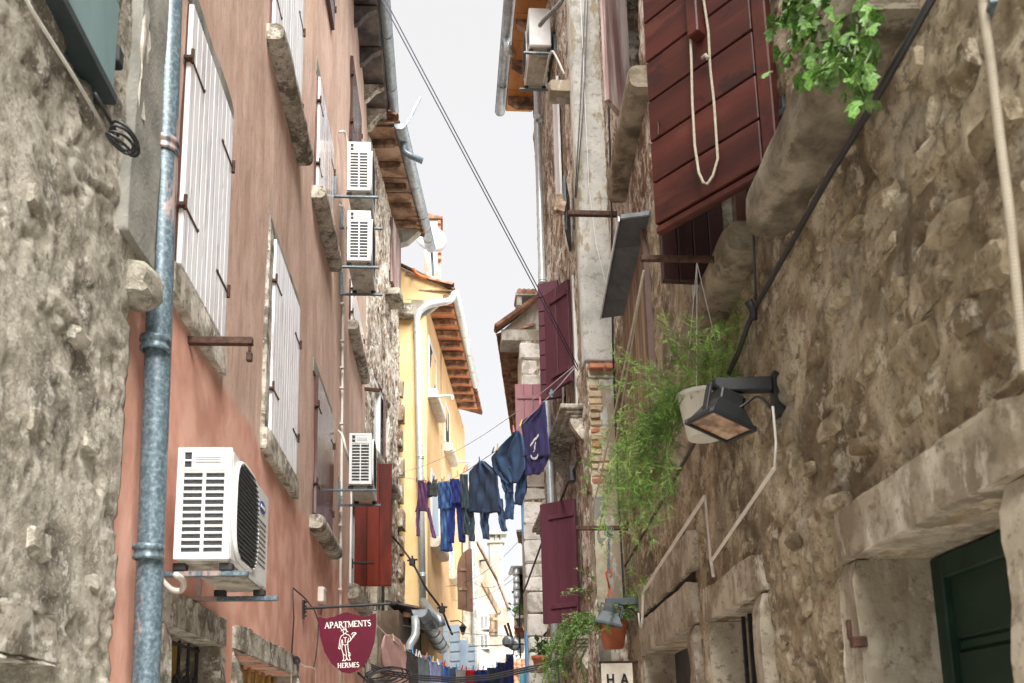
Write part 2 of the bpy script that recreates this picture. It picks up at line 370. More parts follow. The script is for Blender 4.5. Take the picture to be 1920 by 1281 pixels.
GRILLE = mat('fan_grille_grey', (.07, .07, .068), (.11, .11, .105), rough=.5, bump=0)
RUBBER = mat('black_rubber', (.015, .015, .015), rough=.7, bump=.1)
CONDUIT = mat('white_plastic_conduit', (.56, .53, .48), (.66, .63, .58), rough=.45, bump=.05)
TUBE = mat('beige_tube', (.27, .235, .18), (.34, .30, .235), rough=.6, bump=.1)
HOSE = mat('insulated_hose', (.52, .50, .46), (.62, .60, .56), scale=10, rough=.7, bump=.2)
SHEENWOOD = mat('sky_sheen_shutter', (.72, .72, .77), (.86, .87, .91), (.90, .91, .94), scale=9, stretch=(1, 1, .09), rough=.30, bump=.35, bscale=30, bdist=.004, stain=.7, stcol=(.46, .43, .48), stscale=11, ststretch=(1, 1, .13), stlo=.58, sthi=.76, var=.03, coat=.5, speck=[(22, (1, 1, .10), .61, .70, .6, (.30, .25, .26))])  # brown gloss paint, its sky sheen put into the pale colour; streaks are wear
HALFSHEEN = mat('half_sheen_brown_shutter', (.26, .15, .135), (.62, .55, .56), (.84, .81, .84), scale=4, stretch=(1, 1, .08), rough=.26, bump=.3, bscale=30, bdist=.004, stain=.6, stcol=(.10, .04, .035), stscale=3, ststretch=(1, 1, .3), stlo=.54, sthi=.7, var=.06, coat=.5)  # pale tones put the sky's sheen into the brown paint's colour
HALFDARK = mat('brown_glossy_shutter', (.05, .019, .016), (.085, .037, .032), (.20, .15, .15), scale=3, stretch=(1, 1, .10), rough=.26, bump=.3, bscale=30, bdist=.004, stain=.8, stcol=(.06, .024, .02), stscale=2, ststretch=(1, 1, .3), stlo=.48, sthi=.66, var=.1, coat=.2)
DARKWOOD = mat('dark_brown_shutter', (.055, .022, .018), (.10, .04, .032), scale=8, stretch=(1, 1, .1), rough=.25, bump=.25, bscale=30, bdist=.004, coat=.4, var=.1)
REDWOOD = mat('varnished_red_wood', (.050, .0055, .002), (.115, .012, .004), (.17, .022, .008), scale=3, stretch=(1, 1, .18), rough=.5, bump=.15, bscale=30, bdist=.003, spec=.2, var=.03)
OXBLOOD = mat('oxblood_painted_wood', (.034, .0075, .006), (.055, .0125, .009), (.074, .018, .0125), scale=5, stretch=(.14, 1, 1), rough=.5, bump=.25, bscale=26, bdist=.004, spec=.3, stain=.4, stcol=(.105, .034, .022), stscale=6, ststretch=(.2, 1, 1), stlo=.6, sthi=.78, var=.14, speck=[(5, (1, 1, 1.3), .66, .74, .7, (.02, .008, .008))])
MAROON = mat('maroon_painted_wood', (.070, .020, .032), (.092, .028, .042), scale=4, stretch=(1, 1, .12), rough=.5, bump=.15, bscale=26, bdist=.003, spec=.3, var=.05, stain=.3, stcol=(.13, .05, .07), stscale=7, ststretch=(1, 1, .2))
MAROON_P = mat('faded_maroon_wood', (.26, .10, .125), (.32, .14, .165), scale=5, stretch=(1, 1, .12), rough=.5, bump=.15, bscale=26, bdist=.003, var=.05)
TEAL = mat('teal_painted_wood', (.12, .20, .21), (.16, .25, .26), scale=5, stretch=(1, 1, .2), rough=.45, bump=.12, bscale=30, bdist=.003, stain=.3, stcol=(.06, .10, .105), var=.04)
TEAL_D = mat('dark_teal_edge', (.016, .028, .032), (.028, .045, .05), rough=.5, bump=.2)
SKYBLUE = mat('pale_blue_shutter', (.36, .49, .63), (.42, .55, .68), scale=4, stretch=(1, 1, .3), rough=.5, bump=.1, var=.03)
AZURE = mat('azure_painted_wood', (.12, .40, .78), (.18, .47, .84), scale=4, stretch=(1, 1, .2), rough=.5, bump=.1, var=.04)
GREENP = mat('dark_green_paint', (.007, .020, .013), (.012, .032, .020), scale=5, stretch=(.2, 1, 1), rough=.5, bump=.15, bscale=30, bdist=.004, spec=.3, var=.06)
BAREWOOD = mat('weathered_brown_planks', (.10, .065, .042), (.20, .135, .085), (.32, .235, .155), scale=9, stretch=(1, 1, .07), rough=.75, bump=.5, bscale=36, bdist=.005, var=.2)
RAFTER = mat('old_rafter_timber', (.09, .05, .03), (.19, .11, .065), (.30, .19, .12), scale=6, stretch=(1, .3, 1), rough=.85, bump=.4, bscale=24, stain=.7, stcol=(.04, .025, .018), stscale=3, var=.2)
SOFFIT = mat('soffit_board', (.15, .085, .055), (.27, .165, .105), (.36, .25, .18), scale=3, rough=.85, bump=.3, stain=.6, stcol=(.06, .035, .025), stscale=2.4, var=.2)
SOFFIT_D = mat('dark_slab_soffit', (.045, .04, .042), (.10, .09, .088), (.17, .13, .11), scale=3, rough=.85, bump=.4, stain=.6, stcol=(.03, .026, .026), stscale=2, var=.15)
TILE = mat('terracotta_tile', (.15, .065, .04), (.27, .12, .07), (.36, .20, .13), scale=6, rough=.9, bump=.3, stain=.6, stcol=(.11, .09, .07), stscale=4, var=.22)
TILE_U = mat('terracotta_underside', (.42, .15, .06), (.55, .22, .10), scale=6, rough=.9, bump=.2, var=.15)
BRICK = mat('red_brick', (.30, .11, .065), (.42, .18, .11), scale=14, rough=.9, bump=.5, var=.2)
BRICK_Y = mat('buff_brick', (.34, .26, .16), (.50, .40, .27), scale=12, rough=.92, bump=.6, stain=.5, stcol=(.16, .12, .07), stscale=6, var=.2)
YELLOW = mat('yellow_plaster', (.70, .50, .235), (.77, .58, .31), scale=2.2, rough=.9, bump=.2, bscale=50, bdist=.004, stain=.4, stcol=(.66, .46, .24), stscale=1.1, ststretch=(1, 1, .4), var=0)
ORANGE = mat('ochre_plaster', (.64, .41, .19), (.71, .48, .25), scale=2.2, rough=.9, bump=.2, bscale=50, bdist=.004, stain=.3, stcol=(.52, .30, .13), var=0)
WHITEP = mat('flaking_white_plaster', (.31, .29, .24), (.40, .385, .345), (.47, .455, .42), scale=2, rough=.9, bump=.6, bscale=24, bdist=.01, stain=.8, stcol=(.24, .21, .15), stscale=1.3, ststretch=(1, 1, .6), stlo=.52, sthi=.66, var=0, speck=[(5, (1, 1, .5), .58, .68, .6, (.20, .17, .12))])
CEMENT = mat('grey_cement_render', (.17, .17, .15), (.27, .265, .235), scale=5, rough=.95, bump=.5, bscale=60, stain=.6, stcol=(.11, .115, .095), stscale=2.2, ststretch=(1, 1, .3))
PALECEM = mat('stained_pale_render', (.30, .305, .285), (.40, .40, .375), (.46, .455, .42), scale=2.5, rough=.93, bump=.35, bscale=60, bdist=.005, stain=.85, stcol=(.24, .19, .12), stscale=2.4, ststretch=(1, 1, .4), stlo=.5, sthi=.6, speck=[(3, (1, 1, 1.6), .62, .70, .5, (.14, .12, .085)), (26, (1, 1, 1), .60, .70, .5, (.20, .19, .16))], var=0)
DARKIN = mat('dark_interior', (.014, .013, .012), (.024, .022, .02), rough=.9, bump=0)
GLASS = mat('window_glass', (.02, .025, .03), rough=.06, bump=0, spec=.8)
BRASS = mat('golden_curtain', (.34, .21, .05), (.45, .29, .08), scale=14, stretch=(1, 1, .1), rough=.6, bump=.2)
TERRA = mat('terracotta_pot', (.36, .105, .05), (.45, .15, .075), scale=7, rough=.75, bump=.15, var=.06)
ROPE = mat('pale_rope', (.42, .37, .29), (.56, .50, .41), scale=60, rough=.9, bump=.8, bscale=200)
LINE = mat('clothes_line', (.55, .56, .57), rough=.6, bump=0)
DARKLINE = mat('thin_dark_wire', (.03, .032, .06), rough=.6, bump=0)
SLATE = mat('dark_slate_board', (.045, .056, .064), (.075, .088, .097), scale=6, rough=.6, bump=.35, bscale=50, stain=.4, stcol=(.11, .12, .12), stscale=9, stlo=.62, sthi=.72)
SIGNRED = mat('maroon_sign_enamel', (.085, .0035, .017), (.105, .005, .024), scale=3, rough=.5, bump=.02, spec=.2, var=0)
INKW = mat('white_lettering', (.78, .77, .74), rough=.6, bump=0, var=0)
INKB = mat('black_lettering', (.02, .02, .02), rough=.7, bump=0, var=0)
CANVAS = mat('cream_canvas', (.60, .56, .48), (.68, .64, .56), scale=20, rough=.9, bump=.2, var=0)
LAMPK = mat('black_powder_coat', (.011, .013, .015), (.02, .022, .024), rough=.5, bump=.1)
LAMPB = mat('blue_grey_aluminium', (.055, .075, .09), (.085, .11, .125), rough=.5, bump=.1)
LENS = mat('amber_lamp_glass', (.12, .06, .03), (.34, .20, .12), (.50, .38, .28), scale=9, rough=.12, bump=.5, bscale=12, spec=.8)
PAVE = mat('street_paving', (.46, .44, .40), (.56, .54, .49), scale=3, rough=.7, bump=.2)
# ---------------------------------------------------------------- builders shared by many things
def stone_bar(parent, name, F, x0, x1, y0, y1, z0, z1, axis='x', amp=.012, rnd=.35, mt=None, seed=0, label=None, seg=None):
    """A worn stone block: rounded section lofted along x or z, uneven."""
    L = (x1-x0) if axis == 'x' else (z1-z0); n = seg or max(4, int(L/.07)); mb = MB(F)
    a0, a1 = (y0, y1); b0, b1 = (z0, z1) if axis == 'x' else (x0, x1)
    ha, hb = (a1-a0)/2, (b1-b0)/2; ca, cb = (a1+a0)/2, (b1+b0)/2; ring = []
    r_ = max(.05, min(.98, rnd)); cr = r_*min(ha, hb); m = 16
    for sx_, sy_, t0 in ((1, 1, 0), (-1, 1, 90), (-1, -1, 180), (1, -1, 270)):
        for q_ in range(4):
            t = R_(t0+30*q_); ring.append(((sx_*(ha-cr)+cr*math.cos(t))/ha, (sy_*(hb-cr)+cr*math.sin(t))/hb))
    rg = random.Random(seed+int(abs(x0*97+z0*31))); ph = rg.random()*50
    V = []; Fc = []
    for i in range(n+1):
        s = i/n; cpr = 1-.12*(abs(2*s-1) > .96)
        for k, (p, q) in enumerate(ring):
            an = 2*math.pi*k/m; nz = float(fbm(np.array(s*L*7+ph+math.cos(an)), np.array(math.sin(an)*1.3+ph*2), 4, seed))-.5
            d = 1+nz*amp*2/max(min(ha, hb), .02)
            a = ca+p*ha*d*cpr; b = cb+q*hb*d*cpr; l = (x0 if axis == 'x' else z0)+L*s
            V.append((l, a, b) if axis == 'x' else (b, a, l))
    for i in range(n):
        for k in range(m):
            f = (i*m+k, i*m+(k+1) % m, (i+1)*m+(k+1) % m, (i+1)*m+k); Fc.append(f if axis == 'x' else f[::-1])
    c0 = tuple(range(m))[::-1]; c1 = tuple(n*m+k for k in range(m))
    Fc += [c0, c1] if axis == 'x' else [c0[::-1], c1[::-1]]
    mb.add(V, Fc); o = mb.build(name, mt or SILL, parent, True, label); o.data.set_sharp_from_angle(angle=R_(38)); return o
def hinge(parent, F, x, z, y, d, L=.26, mt=None):
    """Strap hinge with pintle: strap runs from x in direction d."""
    m = MB(F); m.box((x, y-.005, z-.009), (x+d*L, y, z+.009), .002); m.tube([(x-d*.008, y-.010, z-.035), (x-d*.008, y-.010, z+.045)], .010, 8)
    m.box((x-d*.035, y-.014, z-.028), (x-d*.002, y+.03, z-.006), .003); m.tube([(x+d*L*.95, y-.003, z), (x+d*L*.95, y-.010, z)], .010, 6)
    return m.build('hinge', mt or RUST, parent)
def shutter(parent, F, w, h, n, mt, th=.035, horiz=False, battens=(), hinges=(), hd=1, label=None, name='shutter', edge=None, gap=.004, bside=1, bh=.09):
    """A plank shutter. F: origin at the lower left corner, outer face at y=-th. Planks are pieces of their own."""
    m = MB(F); e = edge or mt
    m.box((.0, -th*.45, 0), (w, 0, h), .002)                       # the leaf behind the planks
    s = m.build(name, e, parent, label=label)
    for i in range(n):
        if horiz: sz = (w-.004, th*.6, h/n-gap); c = (w/2, -th*.72, h*(i+.5)/n)
        else: sz = (w/n-gap, th*.6, h-.004); c = (w*(i+.5)/n, -th*.72, h/2)
        piece('plank', mt, s, F.M @ Matrix.Translation(c) @ Matrix.Rotation(random.uniform(-.004, .004), 4, 'Z'), sz, .004)
    for z in battens:
        y = -th-.012 if bside > 0 else .012
        piece('batten', mt, s, F.M @ Matrix.Translation((w*.5, y, z)), (w*.86, .024, bh), .005)
    for z in hinges: hinge(s, F, 0 if hd > 0 else w, z, -th, hd, min(.26, w*.6))
    return s
def pipe(label, pts, r, mt, clamps=(), name='downpipe', n=14, group=None, cat='drainpipe', clampm=None):
    """A pipe run along world points; clamps are fractions of the first long run as points."""
    t = thing(name, label, cat, Vector(pts[-1]), group); m = MB(); m.tube(pts, r, n); m.build('pipe', mt, t, True)
    for c, d in clamps:
        c = Vector(c); d = Vector(d).normalized(); k = MB(); k.lathe([(r*.98, -.035), (r*1.12, -.033), (r*1.15, -.02), (r*1.04, -.016), (r*1.04, .004), (r*1.17, .008), (r*1.15, .03), (r*.98, .033)], c, d, 18, False)
        k.build('clamp', clampm or mt, t, True)
    return t
def bend(pts, k=6, r=.3):
    """Rounds the corners of a polyline."""
    P = [Vector(p) for p in pts]; out = [P[0]]
    for i in range(1, len(P)-1):
        a, b, c = P[i-1], P[i], P[i+1]; da = min(r, (a-b).length*.45); dc = min(r, (c-b).length*.45)
        p = b+(a-b).normalized()*da; q = b+(c-b).normalized()*dc
        for j in range(k+1):
            t = j/k; out.append(p*(1-t)**2+b*2*t*(1-t)+q*t*t)
    out.append(P[-1]); return out
def sag(a, b, d, n=20, wob=0):
    a = Vector(a); b = Vector(b)
    return [a.lerp(b, i/n)-Vector((0, 0, d*4*(i/n)*(1-i/n)))+Vector((random.uniform(-wob, wob), random.uniform(-wob, wob), random.uniform(-wob, wob))) for i in range(n+1)]
def wire(name, label, pts, r, mt, cat='cable', group=None, n=6):
    m = MB(); m.tube(pts, r, n); return single(m, name, mt, label, cat, group, True)
def gutter(parent, a, b, r, mt, n=10, rings=(), stop=True, label=None):
    """Half round gutter from a to b (world points at its rim level)."""
    a = Vector(a); b = Vector(b); d = (b-a).normalized(); s = d.cross(Vector((0, 0, 1))).normalized(); up = s.cross(d)
    m = MB(); V = []; Fc = []
    for p in (a, b):
        for rr in (r, r*.93):
            for k in range(n+1):
                t = math.pi*k/n; V.append(p+s*math.cos(t)*rr-up*math.sin(t)*rr)
    N_ = n+1
    for k in range(n):
        Fc += [(k, k+1, 2*N_+k+1, 2*N_+k), (N_+k+1, N_+k, 3*N_+k, 3*N_+k+1), (k+1, k, N_+k, N_+k+1), (2*N_+k, 2*N_+k+1, 3*N_+k+1, 3*N_+k)]
    Fc += [(0, N_, 3*N_, 2*N_)[::-1], (n, N_+n, 3*N_+n, 2*N_+n)]
    m.add(V, Fc)
    for p, e in ((a, -1), (b, 1)):
        m.add([p-up*0.0]+[p+s*math.cos(math.pi*k/n)*r*.98-up*math.sin(math.pi*k/n)*r*.98 for k in range(n+1)], [(0, k+1, k+2) for k in range(n)])
    m.tube([a+s*r, b+s*r], r*.10, 6); m.tube([a-s*r, b-s*r], r*.10, 6)
    g = m.build('gutter', mt, parent, True, label)
    for f in rings:
        p = a.lerp(b, f); k = MB(); k.tube([p+s*math.cos(math.pi*j/12)*r*1.04-up*math.sin(math.pi*j/12)*r*1.04 for j in range(13)], r*.07, 5); k.build('gutter_joint', mt, g)
    return g
def roof_tiles(parent, F, x0, x1, y0, z0, slope, rows, pitch=.2, L=.4, mt=None, cap=260):
    """Barrel tiles over an eave: columns along x, rows going up the slope from the eave edge at (y0, z0)."""
    n = int((x1-x0)/pitch); k = 0; key = ('tile', pitch, L)
    if key not in _pc:
        m = []; f = []; s = 8; prof = []
        for i, (yy, rr) in enumerate(((0, .55), (L, .47))):
            for t in (rr, rr-.08):
                for j in range(s+1):
                    a = math.pi*j/s; m.append((math.cos(a)*pitch*t, yy, math.sin(a)*pitch*t*.8))
        q = s+1
        for j in range(s): f += [(j+1, j, 2*q+j, 2*q+j+1), (q+j, q+j+1, 3*q+j+1, 3*q+j), (j, j+1, q+j+1, q+j), (2*q+j+1, 2*q+j, 3*q+j, 3*q+j+1)]
        f += [(0, q, 3*q, 2*q), (s, 2*q+s, 3*q+s, q+s)]
        me = bpy.data.meshes.new('roof_tile'); me.from_pydata(m, [], f); me.materials.append(mt or TILE); _pc[key] = me
    for r in range(rows):
        for i in range(n+1):
            if k >= cap: return
            M_ = F.M @ Matrix.Translation((x0+pitch*i, y0+math.cos(slope)*r*L*.85, z0+math.sin(slope)*r*L*.85+.01)) @ Matrix.Rotation(slope+random.uniform(-.03, .03), 4, 'X') @ Matrix.Rotation(random.uniform(-.04, .04), 4, 'Z')
            link('roof_tile', _pc[key], parent, M_); k += 1
def aircon(label, F, x, z, w=.86, h=.56, d=.26, off=.13, side=0, arms=.08, group='air conditioners on the house walls', logo=False, detail=True, armdrop=.0):
    """Outdoor air conditioner on wall brackets. side 0: slotted end at low x."""
    T = thing('air_conditioner', label, 'air conditioner', F.sub(x, 0, z), group); G = F.sub(x, 0, z)
    yb, yf = -off, -off-d; c = MB(G); X = (lambda q: q) if side == 0 else (lambda q: w-q)
    c.box((X(.022), yf, .0), (X(w), yb, h), .012); c.build('casing', WHITEM, T)
    c = MB(G); c.box((X(.010), yf+.02, .02), (X(.020), yb-.02, h-.02), 0); c.build('coil', COIL, T)
    p = MB(G); t0, t1 = X(0), X(.0225)
    B = lambda y0, y1, z0, z1, q=.0: p.box((X(q), yf+y0*d, z0*h), (t1, yf+y1*d, z1*h), .003)
    B(0, .13, 0, 1); B(.87, 1, 0, 1); B(.13, .87, 0, .065); B(.13, .87, .955, 1); B(.47, .53, .065, .81, .001); B(.13, .87, .795, .82, .001); B(.72, .74, .82, .955, .001); B(.13, .74, .82, .955, .001)
    B(.74, .87, .875, .89, .001)
    for i in range(12): B(.13, .87, .065+.0605*(i+1)-.022, .065+.0605*(i+1)-.002, .0015)
    p.build('side_panel', WHITEM, T)
    p = MB(G)
    for k in range(3): p.box((X(-.006), yf+.2*d, (.865+.022*k)*h), (X(.002), yf+.66*d, (.876+.022*k)*h), .001)
    p.build('carry_grip', WHITEM, T)
    # fan front
    fx0, fx1 = .05, .62*w; g = MB(G); pts = []; cr = .16
    for k in range(32):
        a = 2*math.pi*k/32; e = .55
        pts.append(((fx0+fx1)/2+(fx1-fx0)/2*math.copysign(abs(math.cos(a))**e, math.cos(a)), h*.5+h*.46*math.copysign(abs(math.sin(a))**e, math.sin(a))))
    pl = [(X(a), b) for a, b in pts]
    g.prism(pl, yf-.010, yf+.002); fg = g.build('fan_grille', GRILLE, T)
    g = MB(G); g.tube([(a, yf-.010, b) for a, b in pl]+[(pl[0][0], yf-.010, pl[0][1])], .011, 6); g.build('grille_rim', WHITEM, T, True)
    g = MB(G)
    for i in range(22):
        zz = h*(.06+.88*i/21); r_ = (1-abs(2*(zz/h-.5)/.92)**3.6); r_ = max(r_, 0)**(1/3.6); hw = (fx1-fx0)/2*r_; mx_ = (fx0+fx1)/2
        g.box((X(mx_-hw), yf-.020, zz-.003), (X(mx_+hw), yf-.012, zz+.003), 0)
    g.build('grille_wire', COIL, fg)
    g = MB(G)
    for i in range(9): g.box((X(.68*w), yf-.003, h*(.2+.055*i)), (X(.92*w), yf+.001, h*(.212+.055*i)), 0)
    g.build('vent_slit', GRILLE, T)
    if logo:
        g = MB(G); g.prism([(X(.80*w+.075*math.cos(q*math.pi/12)), h*.8+.032*math.sin(q*math.pi/12)) for q in range(24)], yf-.004, yf); g.build('badge', mat('blue_badge', (.03, .07, .30), rough=.4, bump=0), T)
        g = MB(G); g.box((X(.80*w-.05), yf-.006, h*.8-.008), (X(.80*w+.05), yf-.003, h*.8+.008), 0); g.build('badge_lettering', INKW, T)
    g = MB(G); g.box((X(.04), yf+.012, -.012), (X(w-.02), yb-.012, .004), .004)
    for i in range(3): g.box((X(.12+.22*i), yf+d*.3, -.018), (X(.22+.22*i), yf+d*.45, -.006), .004); 
    g.build('base_pan', BASEPAN, T)
    for q in (.06, w-.08):
        g = MB(G); zz = -.045-armdrop; g.box((X(q-.018), yf-arms, zz-.026), (X(q+.018), .0, zz+.0), .003); g.box((X(q-.02), -.012, zz-.03), (X(q+.02), .0, zz+.36), .003)
        g.box((X(q-.020), -.035, zz+.0), (X(q+.0), -.010, zz+.30), .003); b = g.build('bracket', GALV, T)
        for yy in (yf+.02, yb-.02): g = MB(G); g.box((X(q-.025), yy-.03, zz), (X(q+.025), yy+.03, -.010), .004); g.build('rubber_foot', RUBBER, b)
    return T
# ================================================================ SETTING: the lane
g = MB(); g.add([(-60, -30, 0), (60, -30, 0), (60, 160, 0), (-60, 160, 0)], [(0, 1, 2, 3)]); o = g.build('lane', PAVE); o['kind'] = 'structure'
# ================================================================ NEAR LEFT STONE HOUSE
F0 = Fr((-1.30, 0), (0, 1))
H0 = thing('stone_house', 'rough grey stone house with a teal shutter at the left edge of the photo', 'building', Vector((-1.30, 3, 0)), 'houses along the lane')
wall(H0, F0, -.3, 3.62, 0, 6.6, .014, STONE_GREY, rubble(.42, .26, .024, .44, .010, 3), [(.6, 3.08, 1.0, 1.86), (1.7, 3.12, 4.02, 5.6)], .35)
def strip(parent, F, x0, x1, y, z0, z1, mt, name, hf, res=.02): return wall(parent, Fr(tuple(F.p(0, y, 0)), F.x.to_2d()), x0, x1, z0, z1, res, mt, hf, (), .12, name)
strip(H0, F0, 3.40, 3.755, -.045, 3.62, 6.6, CEMENT, 'cement_corner', plaster(.03, .006, 8))
stone_bar(H0, 'plaster_scar', F0, 3.44, 3.49, -.058, -.03, 4.18, 5.4, 'z', .05, .3, WHITEP, 4)
stone_bar(H0, 'corner_stone', F0, 3.52, 3.70, -.11, .05, 3.41, 3.555, 'x', .05, .7, STONE_GREY, 9, 'blocky stone jutting from the corner')
for (a, b, c, s) in ((2.76, 3.32, .17, 1), (3.05, 3.9, .2, 2), (2.9, 2.62, .22, 3), (3.3, 2.7, .16, 5), (2.95, 2.25, .2, 6), (3.4, 2.2, .15, 7), (3.15, 3.05, .13, 8)):
    stone_bar(H0, 'stone', F0, a-c*.4, a+c*.35, -.018, .05, b-c*.25, b+c*.25, 'x', .03, .8, STONE_GREY, 20+s, seg=6)
sh = shutter(H0, F0.sub(1.75, -.01, 4.05), 1.40, 1.5, 4, TEAL, .05, True, (), (), 1, 'teal painted shutter', gap=.002)
g = MB(F0); g.box((1.70, -.07, 4.0), (3.17, .03, 4.045), .006); g.build('ledge', TEAL_D, H0)
g = MB(F0); g.box((2.9, -.052, 4.21), (3.2, -.036, 4.235), .003); g.box((3.15, -.07, 4.18), (3.21, -.02, 4.26), .008)
for i in range(4): g.tube([(2.93+.07*i, -.05, 4.222), (2.93+.07*i, -.06, 4.222)], .009, 6)
g.build('hinge', BLACKI, sh)
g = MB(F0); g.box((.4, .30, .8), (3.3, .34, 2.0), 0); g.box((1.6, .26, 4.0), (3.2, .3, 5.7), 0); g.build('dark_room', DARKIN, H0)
for x in (2.9, 2.72, 2.5): 
    g = MB(F0); g.box((x, .12, 1.0), (x+.028, .15, 1.86), .003); g.build('window_bar', RUST, H0)
stone_bar(H0, 'lintel', F0, .4, 3.14, -.03, .3, 1.862, 2.02, 'x', .02, .15, SILL, 3)
# cables on that house
P = lambda px, py, off: F0.P(px, py, -off)
wire('wall_cable', 'upper grey cable slanting down the stone wall to the coil', [P(28, -40, .08), P(60, 20, .08), P(130, 130, .08), P(195, 238, .09)], .006, HOSE)
wire('wall_cable', 'short dark cable running from the teal shutter corner to the coil', [P(178, 175, .08), P(200, 215, .09), P(222, 255, .10)], .006, BLACKC)
m = MB()
for k in range(4):
    c0 = P(222+4*k, 268+3*k, .13); ax = Vector((.1, .4, .9)); pts = [c0+Vector((.035*math.cos(a)*(1+.1*k), .07*math.sin(a), .02*math.sin(a+k)+.012*k-.02*math.cos(a))) for a in [2*math.pi*i/20 for i in range(21)]]; m.tube(pts, .006, 6)
single(m, 'cable_coil', BLACKC, 'small coil of black cable hung on the grey cement corner', 'cable coil', None, True)
# ================================================================ PINK HOUSE
FL = Fr((-1.35, 0), (0, 1))
PH = thing('pink_house', 'salmon and tan plastered house with sky-sheen tinted shutters on the left of the lane', 'building', Vector((-1.35, 9.5, 0)), 'houses along the lane')
GW1 = (4.50, 5.47, .9, 2.17); GW2 = (6.02, 8.35, .9, 2.18)
W8 = (12.95, 14.35, 3.80, 5.35)
wall(PH, FL, 3.70, 15.2, 0, 13.1, .045, PINK, plaster(.02, .004, 1), [GW1, GW2, W8], .35)
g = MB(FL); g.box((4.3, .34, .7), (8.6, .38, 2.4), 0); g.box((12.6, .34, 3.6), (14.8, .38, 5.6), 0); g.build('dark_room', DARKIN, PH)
# windows with closed shutters: x0, x1, z0, z1, planks, wood, surround style
def closed_window(F, B, x0, x1, z0, z1, n, mt, edge, sill, hin=(.22, .78), recess=0, frame=True, both=True):
    w = (x1-x0)/2
    for k in (0, 1):
        G = F.sub(x0+k*w+.003, recess, z0)
        shutter(B, G, w-.006, z1-z0, n, mt, .045, False, (), [(z1-z0)*q for q in hin] if (both or k) else (), 1 if k == 0 else -1, edge=edge, gap=.0015)
    if sill == 'bar': stone_bar(B, 'sill', F, x0-.1, x1+.16, -.15, .06, z0-.19, z0-.025, 'x', .008, .75, SILL, int(x0*10))
    if sill == 'frame':
        stone_bar(B, 'jamb', F, x0-.15, x0-.012, -.028, .05, z0-.12, z1+.1, 'z', .008, .15, SILL, int(x0*10))
        stone_bar(B, 'jamb', F, x1+.012, x1+.09, -.028, .05, z0-.12, z1+.1, 'z', .008, .15, SILL, int(x0*11))
        stone_bar(B, 'sill', F, x0-.16, x1+.11, -.055, .05, z0-.20, z0-.02, 'x', .01, .2, SILL, int(x0*12))
        stone_bar(B, 'lintel', F, x0-.15, x1+.09, -.028, .05, z1+.02, z1+.11, 'x', .008, .15, CEMENT, int(x0*13))
closed_window(FL, PH, 4.29, 5.22, 3.97, 5.48, 5, SHEENWOOD, DARKWOOD, None)
stone_bar(PH, 'sill', FL, 4.22, 5.28, -.05, .05, 3.77, 3.955, 'x', .012, .25, SILL, 41)
stone_bar(PH, 'lintel', FL, 4.2, 5.30, -.03, .05, 5.50, 5.62, 'x', .008, .2, CEMENT, 42)
closed_window(FL, PH, 6.38, 7.72, 7.16, 8.62, 6, SHEENWOOD, DARKWOOD, 'bar')
closed_window(FL, PH, 8.86, 10.15, 7.40, 8.75, 5, HALFSHEEN, DARKWOOD, 'bar')
closed_window(FL, PH, 6.70, 7.92, 3.93, 5.53, 6, SHEENWOOD, DARKWOOD, 'frame')
closed_window(FL, PH, 9.15, 10.55, 3.90, 5.40, 5, HALFDARK, DARKWOOD, 'bar')
closed_window(FL, PH, 12.15, 13.6, 10.35, 11.78, 5, HALFDARK, DARKWOOD, None)
closed_window(FL, PH, 8.75, 9.98, 10.30, 11.7, 5, DARKWOOD, DARKWOOD, None)
closed_window(FL, PH, 12.45, 14.3, 7.62, 8.28, 6, SHEENWOOD, DARKWOOD, 'bar')
g = MB(FL); g.box((9.05, -.012, 5.41), (10.6, .02, 5.56), .003); g.box((8.8, -.012, 8.76), (10.2, .02, 8.95), .003); g.build('head_strip', CEMENT, PH)  # grey cement strips above two shuttered windows
# window of the first floor at the far end, its red leaf swung out across the lane
g = MB(FL); g.box((W8[0], .02, W8[2]), (W8[0]+.06, .12, W8[3]), .004); g.box((W8[1]-.06, .02, W8[2]), (W8[1], .12, W8[3]), .004); g.box((W8[0], .02, W8[3]-.06), (W8[1], .119, W8[3]), .004); g.build('window_frame', WHITEM, PH)
g = MB(FL); g.box((W8[0]+.06, .08, W8[2]), (W8[1]-.06, .10, W8[3]-.06), 0); g.build('pane', GLASS, PH)
g = MB(FL); g.box((12.86, -.03, 3.80), (12.945, .0, 5.30), .004); g.build('jamb', WHITEM, PH)
stone_bar(PH, 'sill', FL, 12.75, 15.0, -.17, .05, 3.56, 3.785, 'x', .02, .6, SILL, 77)
a, b = FL.at(668, 1100, -.06), FL.at(668, 905, -.06)
shR = shutter(PH, Fr((-1.29, 13.0, 3.775), (1, 0)), .535, 1.83, 3, REDWOOD, .04, False, (), (), 1, 'varnished red brown shutter leaf swung open across the lane', gap=.001)
g = MB(Fr((-1.29, 13.0, 3.775), (1, 0))); g.box((-.03, -.052, .33), (.28, -.04, .355), .002); g.tube([(-.025, -.045, .26), (-.025, -.045, .40)], .014, 8); g.build('hinge', BLACKI, shR)
